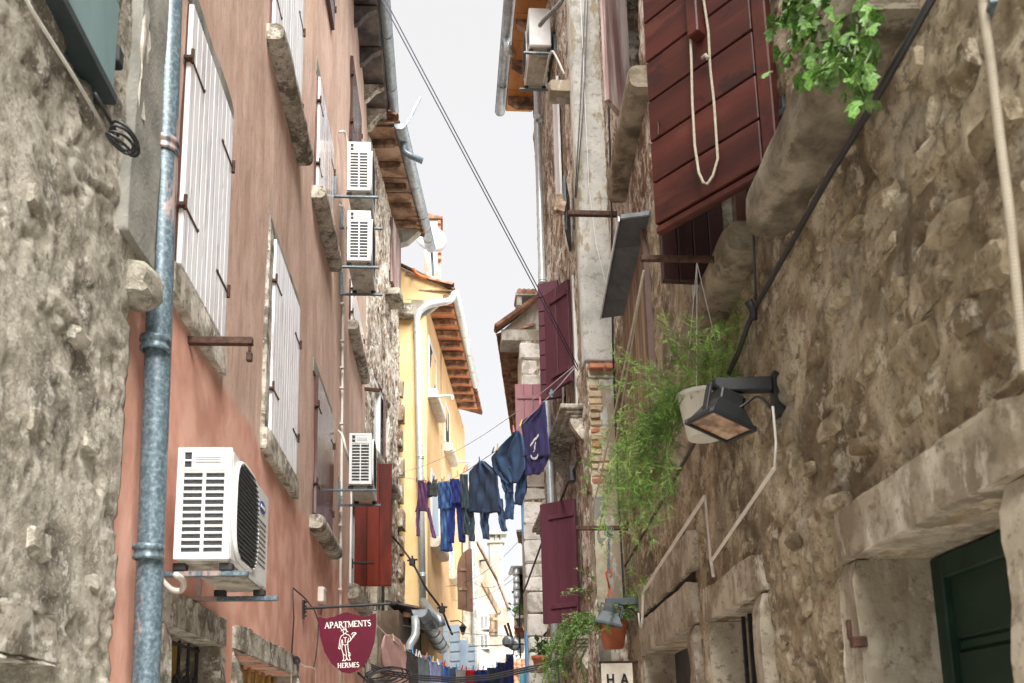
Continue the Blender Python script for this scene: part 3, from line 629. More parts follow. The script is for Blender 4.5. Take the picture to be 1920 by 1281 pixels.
# ground floor windows with stone surrounds and ironwork
def surround(F, B, hole, top, side, proud=.05, mt=SILL, seed=0):
    x0, x1, z0, z1 = hole
    stone_bar(B, 'lintel', F, x0-side, x1+side, -proud, .30, z1, z1+top, 'x', .014, .12, mt, seed)
    stone_bar(B, 'jamb', F, x0-side, x0+.012, -proud+.004, .30, z0, z1-.004, 'z', .014, .12, mt, seed+1)
    stone_bar(B, 'jamb', F, x1-.012, x1+side, -proud+.004, .30, z0, z1-.004, 'z', .014, .12, mt, seed+2)
surround(FL, PH, GW1, .17, .14, .035, SILL, 50); surround(FL, PH, GW2, .17, .14, .035, SILL, 60)
g = MB(FL)
for k in range(6): x = GW1[0]+.03+k*(.91/5); g.box((x-.008, .09, .9), (x+.008, .106, 2.16), .002)
g.box((GW1[0], .088, 2.13), (GW1[1], .108, 2.145), .002); gr = g.build('iron_grille', BLACKI, PH)
for k in range(5):
    cx = GW1[0]+.03+(k+.5)*(.91/5)
    for s in (-1, 1):
        pts = [(cx+s*.012*(1-t)+s*.055*math.sin(t*2.2), .098, 1.55+.36*t) for t in [i/8 for i in range(9)]]
        c = (cx+s*.038, 1.93); pts += [(c[0]+s*(.034-.004*i)*math.cos(.3+i*.55), .098, c[1]+(.05-.004*i)*math.sin(.3+i*.55)) for i in range(11)]
        g = MB(FL); g.tube(pts, .0075, 5); g.build('scroll', BLACKI, gr)
        g = MB(FL); g.tube([(cx+s*.035+s*(.03-.003*i)*math.cos(-.5-i*.6), .098, 1.62+(.04-.003*i)*math.sin(-.5-i*.6)) for i in range(9)], .007, 5); g.build('scroll', BLACKI, gr)
g = MB(FL); g.box((GW1[0], .2, .9), (GW1[1], .22, 2.16), 0); g.build('pane', BRASS, PH)
g = MB(FL); g.box((GW2[0], .24, .9), (GW2[1], .26, 2.17), 0); g.build('pane', BRASS, PH)
for k in range(9): 
    x = GW2[0]+.08+k*.27; g = MB(FL); g.tube([(x, .16, .9), (x, .16, 1.8), (x+.03, .16, 1.9), (x, .16, 2.02), (x-.02, .16, 2.08), (x, .16, 2.17)], .016, 6); g.build('window_bar', mat('yellow_metal', (.42, .30, .10), rough=.5, bump=0), PH, True)
# eaves of the pink house: slabs on corbels, gutter
ev = MB(FL); ev.box((5.5, -.38, 13.12), (15.2, .35, 13.2), .01); ER = ev.build('eaves', SOFFIT_D, PH)
for i in range(11):
    x = 5.6+i*.88; piece('soffit_slab', SOFFIT_D, ER, FL.M @ Matrix.Translation((x+.42, -.17, 13.085)) @ Matrix.Rotation(random.uniform(-.02, .02), 4, 'X'), (.80, .38, .06), .012)
    g = MB(FL); g.prism([(0, 0), (.0, 0)], 0, 0) if False else None
    cb = MB(FL.sub(x, 0, 12.80, 0)); cb.M = cb.M @ Matrix.Rotation(0, 4, 'Z')
    prof = [(-.0, -.08), (-.07, -.05), (-.15, .05), (-.22, .13), (-.31, .17), (-.35, .20), (-.35, .25), (0, .25)]
    v = [(-.05, y, z) for y, z in prof]+[(.05, y, z) for y, z in prof]; k = len(prof)
    cb.add(v, [tuple(range(k)), tuple(range(2*k-1, k-1, -1))]+[(j, j+k, (j+1) % k+k, (j+1) % k) for j in range(k)]); cb.build('corbel', SOFFIT_D if i < 10 else SILL, ER)
cb = MB(FL.sub(15.1, 0, 12.80)); v = [(-.12, y, z) for y, z in prof]+[(.12, y, z) for y, z in prof]; cb.add(v, [tuple(range(k)), tuple(range(2*k-1, k-1, -1))]+[(j, j+k, (j+1) % k+k, (j+1) % k) for j in range(k)]); cb.build('corbel', SILL, ER, label='pale stone end corbel')
gutter(ER, FL.p(5.5, -.47, 13.10), FL.p(15.3, -.47, 13.22), .095, GUTTER, rings=[.2, .4, .6, .8, .93])
roof_tiles(ER, FL, 5.6, 15.2, -.30, 13.22, R_(18), 2)
# big drainpipe in front of the pink house
def Lp(px, py, off): return FL.P(px, py, -off)
top, bot = Lp(322, -60, .10), Lp(272, 1330, .10); bot.z = 0.0
dirv = (Lp(318, 0, .1)-Lp(274, 1240, .1)).normalized()
dp = pipe('thick mottled zinc drainpipe down the near end of the pink house', [top+dirv*1.2, Lp(318, 0, .10), Lp(297, 640, .10), Lp(275, 1240, .10), bot], .056, GALV,
     [(Lp(308, 275, .10), dirv), (Lp(291, 645, .10), dirv), (Lp(278, 1035, .10), dirv)], n=24)
wire('wall_cable', 'thin white cable beside the thick zinc drainpipe', [Lp(301, -50, .03), Lp(297, 100, .03), Lp(290, 280, .03), Lp(283, 420, .03), Lp(281, 600, .03)], .008, CONDUIT)
# thin white conduit down the pink wall
cdt = thing('wall_conduit', 'thin white conduit running down the pink wall behind the air conditioners', 'conduit', FL.p(11.2, 0, 0)); g = MB()
g.tube([FL.P(644, 500, -.02), FL.P(642, 700, -.02), FL.P(639, 1000, -.02), FL.P(637, 1290, -.02)], .019, 8); g.build('pipe', CONDUIT, cdt, True)
for py in (570, 640, 690, 728, 795, 930, 960, 985, 1105): 
    c = FL.P(642-(py-500)*.008, py, -.02); g = MB(); g.box(c-Vector((.02, .03, .012)), c+Vector((.03, .03, .012)), .003); g.build('clip', CONDUIT, cdt)
# iron bracket arm on the pink wall
x, z = FL.at(352, 642, 0); T = thing('wall_bracket', 'rusty iron arm with a hook sticking out under the big sheen-tinted shutter', 'bracket', FL.sub(x, 0, z)); g = MB(FL.sub(x, 0, z))
g.box((-.02, -.34, -.012), (.02, 0, .028), .003); g.build('arm', RUST, T); g = MB(FL.sub(x, 0, z)); g.tube([(0, -.325, -.01), (0, -.325, -.05)], .009, 6); g.box((-.015, -.34, -.105), (.015, -.31, -.055), .004); g.build('hook', RUST, T)
# air conditioners
aircon('large white air conditioner on steel arms beside the thick drainpipe', FL, 4.16, 2.43, .90, .535, .25, .115, 0, logo=True)
aircon('white air conditioner just under the eaves, topmost of the stacked pair', FL, 10.45, 8.42, .86, .68, .29, .17, 0, .1)
aircon('white air conditioner hung below the topmost one, lower of the stacked pair', FL, 10.55, 7.51, .86, .69, .29, .17, 0, .1)
aircon('white air conditioner above the red brown open shutter', FL, 10.6, 4.62, .86, .64, .27, .22, 0, .06)
def hose(label, pts, r=.016, mt=None): return wire('insulated_hose', label, bend(pts, 6, .25), r, mt or HOSE, 'hose', 'air conditioner hoses')
hose('bent white hose hooking out under the large air conditioner', [Lp(300, 1085, .05), Lp(322, 1108, .10), Lp(343, 1108, .14), Lp(345, 1088, .18), Lp(330, 1078, .2)], .014)
hose('white hose arching over beside the topmost air conditioner', [FL.P(636, 248, -.02), FL.P(648, 245, -.08), FL.P(655, 300, -.12), FL.P(652, 350, -.14)])
hose('white hose arching beside the lower of the stacked air conditioners', [FL.P(636, 385, -.02), FL.P(646, 390, -.08), FL.P(648, 440, -.1), FL.P(652, 500, -.14)])
hose('white hose looping across the slots of the air conditioner above the red shutter', [FL.P(634, 808, -.02), FL.P(642, 815, -.15), FL.P(650, 850, -.2), FL.P(659, 876, -.22)])
# ---------------------------------------------------------------- hanging sign
SY = 8.7
def serif(mb, txt, cx, z0, hgt, y, width=None, wt=.16):
    """Roman capitals from strokes with serifs, in the frame's x, z."""
    G = {'A': (.95, [((.08, 0), (.46, 1), .09), ((.44, 1), (.84, 0), .2), ((.25, .36), (.66, .36), .09)], [(.08, 0), (.84, 0)]),
         'P': (.78, [((.18, 0), (.18, 1), .19)], [(.18, 0), (.15, 1)], [(.18, .72, .46, .28, -90, 90)]),
         'R': (.9, [((.18, 0), (.18, 1), .19), ((.45, .48), (.82, 0), .19)], [(.18, 0), (.15, 1), (.82, 0)], [(.18, .74, .44, .26, -90, 90)]),
         'T': (.86, [((.43, 0), (.43, 1), .19), ((.06, .95), (.80, .95), .10), ((.06, .78), (.06, 1), .07), ((.80, .78), (.80, 1), .07)], [(.43, 0)]),
         'M': (1.12, [((.14, 0), (.16, 1), .09), ((.18, 1), (.56, .05), .19), ((.56, .05), (.94, 1), .09), ((.96, 1), (.98, 0), .19)], [(.14, 0), (.98, 0), (.12, 1), (1.0, 1)]),
         'E': (.78, [((.18, 0), (.18, 1), .19), ((.1, .95), (.68, .95), .1), ((.18, .52), (.54, .52), .09), ((.1, .05), (.70, .05), .1), ((.68, .78), (.68, 1), .07), ((.70, 0), (.70, .24), .07)], []),
         'N': (1.0, [((.16, 0), (.16, 1), .09), ((.14, 1), (.84, 0), .2), ((.84, 0), (.84, 1), .09)], [(.16, 0), (.1, 1), (.84, 1)]),
         'S': (.68, [], [], [(.34, .74, .24, .22, 40, 270), (.34, .27, .26, .24, 90, -140), ]),
         'H': (1.0, [((.2, 0), (.2, 1), .19), ((.80, 0), (.80, 1), .19), ((.2, .5), (.8, .5), .09)], [(.2, 0), (.2, 1), (.8, 0), (.8, 1)])}
    tw = sum(G[c][0] for c in txt); s = hgt; k = (width/(tw*s)) if width else 1; x = cx-tw*s*k/2
    def seg(p, q, w):
        d = Vector((q[0]-p[0], q[1]-p[1])); d.normalize(); nrm = Vector((-d.y, d.x))*w/2
        mb.prism([(x+(a+e*nrm.x)*s*k, z0+(b+e*nrm.y)*s) for (a, b), e in ((p, -1), (q, -1), (q, 1), (p, 1))], y-.003-random.uniform(0, .0006), y)
    for c in txt:
        g_ = G[c]
        for st in g_[1]: seg(*st)
        for (a, b) in g_[2]: seg((a-.16, .03 if b == 0 else .97), (a+.16, .03 if b == 0 else .97), .06)
        for (ax, az, rx, rz, t0, t1) in (g_[3] if len(g_) > 3 else []):
            n = 12
            for i in range(n):
                a0 = R_(t0+(t1-t0)*i/n); a1 = R_(t0+(t1-t0)*(i+1.15)/n); ww = .09+.10*abs(math.cos((a0+a1)/2)) if c != 'S' else .11+.06*abs(math.sin((a0+a1)/2+.6))
                seg((ax+rx*math.cos(a0), az+rz*math.sin(a0)), (ax+rx*math.cos(a1), az+rz*math.sin(a1)), ww)
        x += g_[0]*s*k
FS = Fr((-1.35, SY, 0), (1, 0))
ST = thing('hanging_sign', 'maroon shield sign reading APARTMENTS hung from a black iron arm', 'sign', FS.sub(.4, 0, 2.8)); g = MB(FS)
ar0, ar1 = FS.at(570, 1141), FS.at(738, 1132)
g.tube([(ar0[0], 0, ar0[1]), (ar1[0]-.03, 0, ar1[1])], .014, 8); g.lathe([(.0, 0), (.022, .03), (.0, .09)], (ar1[0]-.04, 0, ar1[1]), (1, 0, 0), 8); g.box((0.0, -.02, ar0[1]-.10), (.022, .02, ar0[1]+.08), .004)
for s in (-1, 1): g.tube([(ar1[0]-.14, 0, ar1[1]), (ar1[0]-.14, 0, ar1[1]+s*.06)], [.016, .006], 6)
for zz in (-.07, -.03, .02, .06): g.lathe([(.012, 0), (.012, .015), (0, .02)], (.022, 0, ar0[1]+zz), (1, 0, 0), 6)
g.build('arm', BLACKI, ST)
shp = [(597, 1157), (612, 1160), (628, 1156), (642, 1150), (651, 1148), (662, 1152), (678, 1157), (692, 1155), (705, 1150), (705.5, 1172), (702, 1205), (693, 1232), (680, 1250), (665, 1260), (655, 1263), (640, 1260), (622, 1245), (608, 1222), (600, 1192)]
pl = [FS.at(*p) for p in shp]; g = MB(FS); g.prism(pl, -.010, .010); g.build('board', SIGNRED, ST)
for px, py in ((599, 1146), (703, 1140)):
    c = FS.at(px, py); g = MB(FS); g.tube([(c[0]+.018*math.cos(a), 0, c[1]+.028*math.sin(a)) for a in [2*math.pi*i/14 for i in range(15)]], .005, 5); g.build('ring', BLACKI, ST)
a, b = FS.at(608, 1176), FS.at(697, 1170); rot = math.atan2(b[1]-a[1], b[0]-a[0]); L_ = math.hypot(b[0]-a[0], b[1]-a[1])
def onboard(px0, py0, px1, py1):
    a, b = FS.at(px0, py0), FS.at(px1, py1); m = MB(FS); m.M = m.M @ Matrix.Translation((a[0], 0, a[1])) @ Matrix.Rotation(-math.atan2(b[1]-a[1], b[0]-a[0]), 4, 'Y'); return m, math.hypot(b[0]-a[0], b[1]-a[1])
g, L_ = onboard(609, 1179, 696, 1174); serif(g, 'APARTMENTS', L_/2, 0, .058, -.010, L_); g.build('lettering', INKW, ST)
g, L_ = onboard(633, 1253, 674, 1251); serif(g, 'HERMES', L_/2, 0, .046, -.010, L_); g.build('lettering', INKW, ST)
# white line figure with a winged hat and a staff
g = MB(FS); fig = lambda *p: [FS.at(646+(q[0]-325)*.329, 1177+(q[1]-965)*.329) for q in p]
def stroke(pts, w=.006):
    P_ = fig(*pts)
    for (a, b) in zip(P_[:-1], P_[1:]):
        d = Vector((b[0]-a[0], b[1]-a[1])); 
        if d.length < 1e-6: continue
        d.normalize(); nn = Vector((-d.y, d.x))*w/2; e = d*w*.3
        g.prism([(a[0]-nn.x-e.x, a[1]-nn.y-e.y), (b[0]-nn.x+e.x, b[1]-nn.y+e.y), (b[0]+nn.x+e.x, b[1]+nn.y+e.y), (a[0]+nn.x-e.x, a[1]+nn.y-e.y)], -.0135-random.uniform(0, .0008), -.010)
for s in ([(306, 985), (318, 978), (332, 978), (345, 990)], [(310, 978), (303, 968)], [(318, 978), (322, 968), (334, 970), (336, 980)], [(318, 984), (318, 994), (324, 1000), (332, 998), (336, 988)], [(322, 1000), (322, 1006), (308, 1012), (303, 1022)],
          [(333, 1000), (336, 1004), (350, 1008), (358, 1018), (362, 1036), (352, 1046), (340, 1050)], [(303, 1022), (298, 1042), (296, 1064), (292, 1084), (300, 1088), (304, 1068), (308, 1046), (312, 1034)], [(312, 1034), (316, 1052), (312, 1068), (310, 1090), (318, 1112), (320, 1134), (322, 1146), (314, 1154), (330, 1154), (334, 1146)],
          [(350, 1026), (344, 1046), (344, 1062), (346, 1084), (348, 1100), (350, 1122), (356, 1142), (360, 1150), (344, 1150), (340, 1140)], [(330, 1070), (332, 1092), (336, 1112), (336, 1136), (340, 1148)], [(320, 1020), (328, 1024), (338, 1020)], [(330, 1024), (330, 1050)], [(316, 1060), (328, 1066), (342, 1060)],
          [(352, 1046), (366, 1030), (376, 1010), (390, 994)], [(366, 1006), (372, 996), (386, 994), (392, 1000), (384, 1008), (374, 1012), (370, 1020), (380, 1018)], [(346, 1104), (356, 1110), (358, 1124), (348, 1128)], [(322, 1118), (330, 1124)]): stroke(s)
g.build('emblem', INKW, ST)
wx = FL.at(597, 1118)
T = thing('junction_box', 'small cream junction box above the shield sign', 'junction box', FL.sub(wx[0], 0, wx[1])); g = MB(FL.sub(wx[0], 0, wx[1])); g.box((-.10, -.07, -.075), (.10, 0, .09), .01); g.build('box', CONDUIT, T); g = MB(FL.sub(wx[0], 0, wx[1])); g.box((-.09, -.078, .055), (.09, -.07, .085), .004); g.build('lid', WHITEM, T)
for lab, pts, r, mt in (('black sagging wire left of the shield sign', [(549, 1105), (551, 1160), (547, 1225), (552, 1245), (560, 1252)], .006, BLACKC), ('black wire slanting from the pink wall to the junction box', [(550, 1103), (572, 1122), (590, 1145), (597, 1165)], .007, BLACKC),
                        ('black wire hanging down from the sign arm to the lane', [(598, 1160), (596, 1200), (592, 1235), (588, 1252)], .006, BLACKC), ('thin white wire looping low on the pink wall', [(546, 1290), (545, 1238), (552, 1236), (570, 1250), (586, 1252), (592, 1255), (591, 1290)], .006, CONDUIT)):
    wire('wall_wire', lab, [FL.P(a, b, -.03) for a, b in pts], r, mt)
m = MB()
for k in range(3): m.tube([FL.P(555+6*math.cos(a)+k, 1236+5*math.sin(a)+2*k, -.04) for a in [2*math.pi*i/12 for i in range(13)]], .005, 5)
single(m, 'wire_knot', BLACKC, 'tangle of black wire left below the sign', 'wire')
# ================================================================ NEAR RIGHT STONE HOUSE
FR = Fr((1.30, 0), (-.067, -1))
RH = thing('stone_house', 'tall ochre stone house filling the right side, with oxblood shutters and a green door', 'building', Vector((1.75, 6, 0)), 'houses along the lane')
rx = lambda px, py, off=0: FR.at(px, py, -off)
DOOR = (-3.05, -2.08, .05, 2.19); BARW = (-5.45, -4.43, .9, 2.27); DOOR2 = (-8.05, -6.02, .05, 2.30); WIN1 = (-4.62, -3.62, 4.12, 5.9); WIN3 = (-7.9, -6.9, 7.1, 8.8); WIN0 = (-3.2, -2.4, 3.98, 5.3)
rub = rubble(.46, .28, .026, .46, .011, 17)
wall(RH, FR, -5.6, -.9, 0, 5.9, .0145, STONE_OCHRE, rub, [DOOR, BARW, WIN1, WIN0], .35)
rub2 = rubble(.34, .2, .022, .46, .011, 23)
wall(RH, FR, -9.46, -5.6, 0, 5.9, .022, STONE_OCHRE, rub2, [DOOR2, (-8.52, -7.06, 3.76, 5.84)], .35)
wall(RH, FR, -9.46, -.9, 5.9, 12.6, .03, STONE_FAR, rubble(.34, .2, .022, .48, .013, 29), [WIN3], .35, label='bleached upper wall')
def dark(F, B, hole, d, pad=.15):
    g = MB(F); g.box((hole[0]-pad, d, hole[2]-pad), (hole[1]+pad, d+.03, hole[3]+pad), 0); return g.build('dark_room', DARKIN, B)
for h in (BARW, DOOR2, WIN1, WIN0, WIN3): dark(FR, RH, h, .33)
# stones that stand proud of the mortar
rg = random.Random(5)
spots = [(1560, 950, .20), (1700, 660, .26), (1690, 760, .22), (1830, 500, .2), (1760, 420, .22), (1850, 240, .2), (1790, 600, .18), (1610, 680, .18), (1560, 560, .2), (1640, 480, .18), (1720, 300, .2), (1880, 720, .16), (1660, 560, .16), (1545, 800, .17), (1600, 830, .15),
         (1780, 130, .2), (1690, 130, .18), (1505, 880, .13), (1480, 1010, .16), (1500, 1130, .17), (1560, 1200, .18), (1465, 1200, .14), (1460, 640, .14), (1520, 480, .16), (1740, 540, .15), (1860, 620, .17), (1640, 380, .2), (1590, 430, .15)]
for i, (px, py, s) in enumerate(spots):
    a, b = rx(px, py, .04); w = s*rg.uniform(.6, 1.0); h = s*rg.uniform(.35, .6)
    stone_bar(RH, 'stone', FR, a-w/2, a+w/2, -.032, .06, b-h/2, b+h/2, 'x', .04, rg.uniform(.6, .9), STONE_OCHRE, 100+i, seg=6)
# ---- green door in a stone frame
def jambs(hole, top, side, proud=.04, mt=DRESSED, seed=0, r=True):
    x0, x1, z0, z1 = hole
    stone_bar(RH, 'lintel', FR, x0-side*1.1, x1+side, -proud-.03, .28, z1, z1+top, 'x', .008, .06, mt, seed)
    stone_bar(RH, 'jamb', FR, x0-side, x0+.012, -proud-.02, .28, z0, z1-.004, 'z', .008, .06, mt, seed+1)
    if r: stone_bar(RH, 'jamb', FR, x1-.012, x1+side, -proud-.02, .28, z0, z1-.004, 'z', .008, .06, mt, seed+2)
jambs(DOOR, .19, .15, .05, DRESSED, 5); jambs(BARW, .20, .14, .03, DRESSED, 8); jambs(DOOR2, .30, .17, .04, DRESSED, 11)
D = MB(FR); D.box((DOOR[0]+.012, .20, .05), (DOOR[0]+.09, .27, 2.18), .006); D.box((DOOR[1]-.09, .20, .05), (DOOR[1]-.012, .27, 2.18), .006); D.box((DOOR[0]+.09, .20, 2.10), (DOOR[1]-.09, .269, 2.18), .006)
df = D.build('door_frame', GREENP, RH)
D = MB(FR); D.box((DOOR[0]+.09, .245, .05), (DOOR[1]-.09, .275, 2.10), .002); dd = D.build('door', GREENP, RH)
for k in range(7): piece('plank', GREENP, dd, FR.M @ Matrix.Translation(((DOOR[0]+DOOR[1])/2, .235, .22+.30*k)), (DOOR[1]-DOOR[0]-.19, .022, .255), .008)
for k in range(7): piece('batten', GREENP, dd, FR.M @ Matrix.Translation(((DOOR[0]+DOOR[1])/2, .240, .22+.30*k-.15)), (DOOR[1]-DOOR[0]-.19, .010, .028), .004)
a, b = rx(1612, 1198, .07); T = thing('iron_catch', 'small rusty iron shutter catch on the jamb of the green door', 'catch', FR.sub(a, -.07, b)); g = MB(FR.sub(a, -.07, b))
g.box((-.02, -.03, -.03), (.02, .02, .008), .004); g.build('plate', RUST, T); g = MB(FR.sub(a, -.07, b)); g.box((-.025, -.035, .0), (-.008, -.02, .07), .003); g.build('tongue', RUST, T)
# ---- barred window, passage
for k in range(6):
    x = BARW[0]+.22+k*.145; g = MB(FR); g.box((x-.011, .10, .9), (x+.011, .122, 2.27), .003); g.build('window_bar', BLACKI, RH)
g = MB(FR); g.box((DOOR2[0], .22, .05), (DOOR2[1], .25, 2.3), 0); g.build('door', mat('grey_door', (.035, .035, .037), (.05, .05, .05), rough=.8), RH)
stone_bar(RH, 'lintel', FR, -8.25, -5.75, -.06, .2, 2.66, 2.93, 'x', .02, .12, DRESSED, 91, 'upper of the two long stone lintels')
g = MB(FR); g.box((-8.1, -.03, 2.605), (-5.9, .1, 2.66), .0); g.build('slot', DARKIN, RH)
# ---- first floor window: the two oxblood leaves
zs = 4.06; hx, hz = rx(1472, 325, .03)
H3 = FR.p(hx, -.03, zs); E3 = atZ(1240, 430, zs); dv = (E3-H3); wl = dv.to_2d().length
FB = Fr((E3.x, E3.y, zs), (-dv.x, -dv.y))              # origin at the swinging edge, x towards the hinge
bg_ = shutter(RH, FB, wl-.075, 1.82, 8, OXBLOOD, .05, True, (), (), 1, 'big oxblood shutter leaf of wide horizontal boards', gap=.010)
g = MB(FB); g.box((wl-.072, -.052, 0), (wl, -.0, 1.82), .006); g.build('stile', OXBLOOD, bg_)
g = MB(FB); g.box((.0, -.046, -.045), (wl-.0, -.004, -.004), .008); g.build('bottom_rail', OXBLOOD, bg_)
c = lambda px, py: FB.at(px, py, -.05)
a, b = c(1313, 62); g = MB(FB); g.box((a-.032, -.115, b-.04), (a+.032, -.05, b+.36), .006); g.build('wooden_stop', OXBLOOD, bg_)
a, b = c(1237, 232); g = MB(FB); g.tube([(a, -.062, b), (a+.001, -.068, b-.07)], .0035, 5); g.tube([(a, -.05, b), (a, -.066, b)], .006, 5); g.build('hook', RUST, bg_)
a, b = c(1478, 188); g = MB(FB); g.box((wl-.02, -.01, b-.02), (wl+.10, .03, b+.02), .006); g.tube([(wl+.02, .01, b-.07), (wl+.02, .01, b+.08)], .016, 8); g.build('hinge', BLACKI, bg_)
rp = [c(px, py) for px, py in [(1302, -60), (1301, 40), (1306, 120), (1309, 200), (1314, 280), (1321, 330), (1328, 348), (1334, 350), (1343, 333), (1350, 300), (1345, 250), (1340, 190), (1333, 130), (1330, 60), (1322, 0), (1318, -60)]]
m = MB(FB); m.tube([(a, -.075-.02*math.sin(i*.4), b) for i, (a, b) in enumerate(rp)], .0065, 7); k = c(1331, 112); m.tube([(k[0]-.02, -.08, k[1]+.005), (k[0]+.005, -.09, k[1]), (k[0]+.012, -.08, k[1]-.02)], .009, 6)
single(m, 'rope_loop', ROPE, 'long knotted loop of pale rope hanging over the big oxblood shutter', 'rope', None, True)
E4 = atZ(1240, 532, zs); H4 = FR.p(rx(1300, 480, .0)[0]-.15, 0, zs); dv = H4-E4
H4 = FR.p(-4.62, -.02, zs); dv = H4-E4; FB2 = Fr((E4.x, E4.y, zs), (dv.x, dv.y))
lf2 = shutter(RH, FB2, dv.to_2d().length, 1.82, 4, mat('dark_oxblood_wood', (.035, .014, .013), (.05, .02, .018), scale=5, stretch=(1, 1, .15), rough=.4, bump=.2, var=.08), .045, False, (), (), 1, 'darker oxblood shutter leaf hanging behind the big one')
g = MB(FR); g.box((-4.62, .05, 4.1), (-4.55, .16, 5.9), .004); g.box((-3.69, .05, 4.1), (-3.62, .16, 5.9), .004); g.build('window_frame', DARKWOOD, RH)
g = MB(FR); g.box((-4.55, .12, 4.1), (-3.69, .14, 5.9), 0); g.build('pane', GLASS, RH)
a0 = rx(1262, 540, .06); a1 = rx(1283, 690, .06)
FWB = Fr(tuple(FR.p(-5.12, -.09, 3.98)), (1, -.25)); 
g = MB(FWB); g.box((0, 0, 0), (.10, .03, .72), .004); wbd = g.build('white_board', WHITEM, RH, label='white painted board with dark slots beside the stone sill')
for k in range(5): g = MB(FWB); g.box((.0, -.004, .12+.13*k), (.08, .002, .132+.13*k), 0); g.build('slot', DARKIN, wbd)
# ---- big worn sills
stone_bar(RH, 'sill', FR, -3.58, -2.30, -.20, .08, 3.74, 3.955, 'x', .008, .6, SILL_SHADE, 201, 'massive worn sill below the ivy')
stone_bar(RH, 'sill', FR, -5.38, -3.98, -.18, .08, 3.90, 4.085, 'x', .008, .6, SILL_SHADE, 202, 'worn sill behind the feathery fern')
stone_bar(RH, 'sill', FR, -8.15, -6.50, -.19, .06, 6.82, 7.05, 'x', .008, .6, SILL_SHADE, 203, 'thick sill of the upper window')
# ---- upper window with a bleached pinkish shutter
PINKW = mat('flaking_pink_wood', (.17, .09, .085), (.30, .20, .19), (.48, .40, .38), scale=7, stretch=(1, 1, .1), rough=.75, bump=.4, stain=.6, stcol=(.12, .07, .07), stscale=5, ststretch=(1, 1, .2))
shutter(RH, FR.sub(-7.9, -.02, 7.1), .48, 1.7, 3, PINKW, .05, False, (), (.6, 1.3), 1, 'flaking pinkish shutter half open above the upper sill')
shutter(RH, FR.sub(-7.36, -.02, 7.1, R_(-35)), .46, 1.7, 3, PINKW, .05, False, (), (), 1)
# ---- brown plank shutter under a slate canopy
shutter(RH, FR.sub(-8.53, .02, 3.75), 1.48, 2.10, 8, BAREWOOD, .05, False, (), (), 1, 'weathered brown plank shutter under the slate canopy')
g = MB(FR); g.box((-7.055, -.06, 3.75), (-6.98, .03, 5.85), .006); g.build('window_frame', mat('brown_frame', (.07, .035, .025), (.1, .05, .035), rough=.6), RH)
o0, o1 = atZ(1163, 413, 5.96), atZ(1128, 598, 5.93); w0, w1 = FR.P(1218, 406, -.02), FR.P(1172, 592, -.02)
T = thing('slate_canopy', 'dark slate slab canopy jutting over the brown plank shutter', 'canopy', (w0+w1)/2); zt = 5.95
ou = (o0-w0).normalized()*.03; pts = [o0, o1, w1, w0]
def slab(pts, th, name, mt, T):
    g = MB(); v = pts+[p+Vector((0, 0, th)) for p in pts]; g.add(v, [(3, 2, 1, 0), (4, 5, 6, 7)]+[(i, (i+1) % 4, (i+1) % 4+4, i+4) for i in range(4)]); return g.build(name, mt, T)
lerp4 = lambda a, b, t: a.lerp(b, t)
for i, (t0, t1) in enumerate(((0, .245), (.252, .80), (.807, 1))):
    q = [lerp4(pts[0], pts[1], t0), lerp4(pts[0], pts[1], t1), lerp4(pts[3], pts[2], t1), lerp4(pts[3], pts[2], t0)]; slab([p+Vector((0, 0, .002*i)) for p in q], .028, 'slate', SLATE, T)
g = MB(); g.bar(pts[0]+Vector((-.012, 0, .012)), pts[1]+Vector((-.012, 0, .012)), .014, .05); g.build('edge_strip', ZINC_PALE, T)
g = MB(); g.bar(pts[0].lerp(pts[3], .03)+Vector((0, -.02, .015)), pts[3]+Vector((0, -.02, .015)), .03, .035); g.build('front_strip', mat('grey_slate_edge', (.16, .19, .21), (.24, .27, .29), rough=.6), T)
# ---- iron bars carrying pots
def ibar(label, F, px, py, endx, r=.017):
    a, b = F.at(px, py); p = F.p(a, 0, b); q = Vector((endx, p.y, b)); T = thing('wall_bracket', label, 'bracket', p); g = MB(); g.bar(p+(p-q).normalized()*.08, q, r*2, r*2.2, .004); g.build('arm', RUST, T); return T, p, q
b1, p1, q1 = ibar('rusty bar across the two shutters that carries the white pot', FR, 1402, 488, atY(1200, 490, 4.24).x, .014)
b2, p2, q2 = ibar('long rusty bar low on the wall that carries the terracotta pot', FR, 1180, 990, atY(1080, 993, 8.95).x, .02)
b3, p3, q3 = ibar('rusty bar beside the slate canopy propping the grey plank', FR, 1158, 402, atY(1062, 383, 8.8).x, .025)
m = MB(); c0 = FR.P(1205, 508, -.25); e0 = q1+Vector((.02, 0, -.03))
a = atY(1207, 508, 4.24); 
for k, (px, py, yy) in enumerate(((1100, 1000, 8.9), (1122, 1000, 8.9))):
    pl = MB(); pl.tube(sag(a+Vector((0, 0, -.0)), atY(px, py, yy), .05, 14), .006, 6); single(pl, 'clothes_line', ROPE, ('grey rope running down from the upper rusty bar to the shutter corner', 'second grey rope just right of it running down from the upper rusty bar')[k], 'rope', 'ropes from the rusty bar', True)
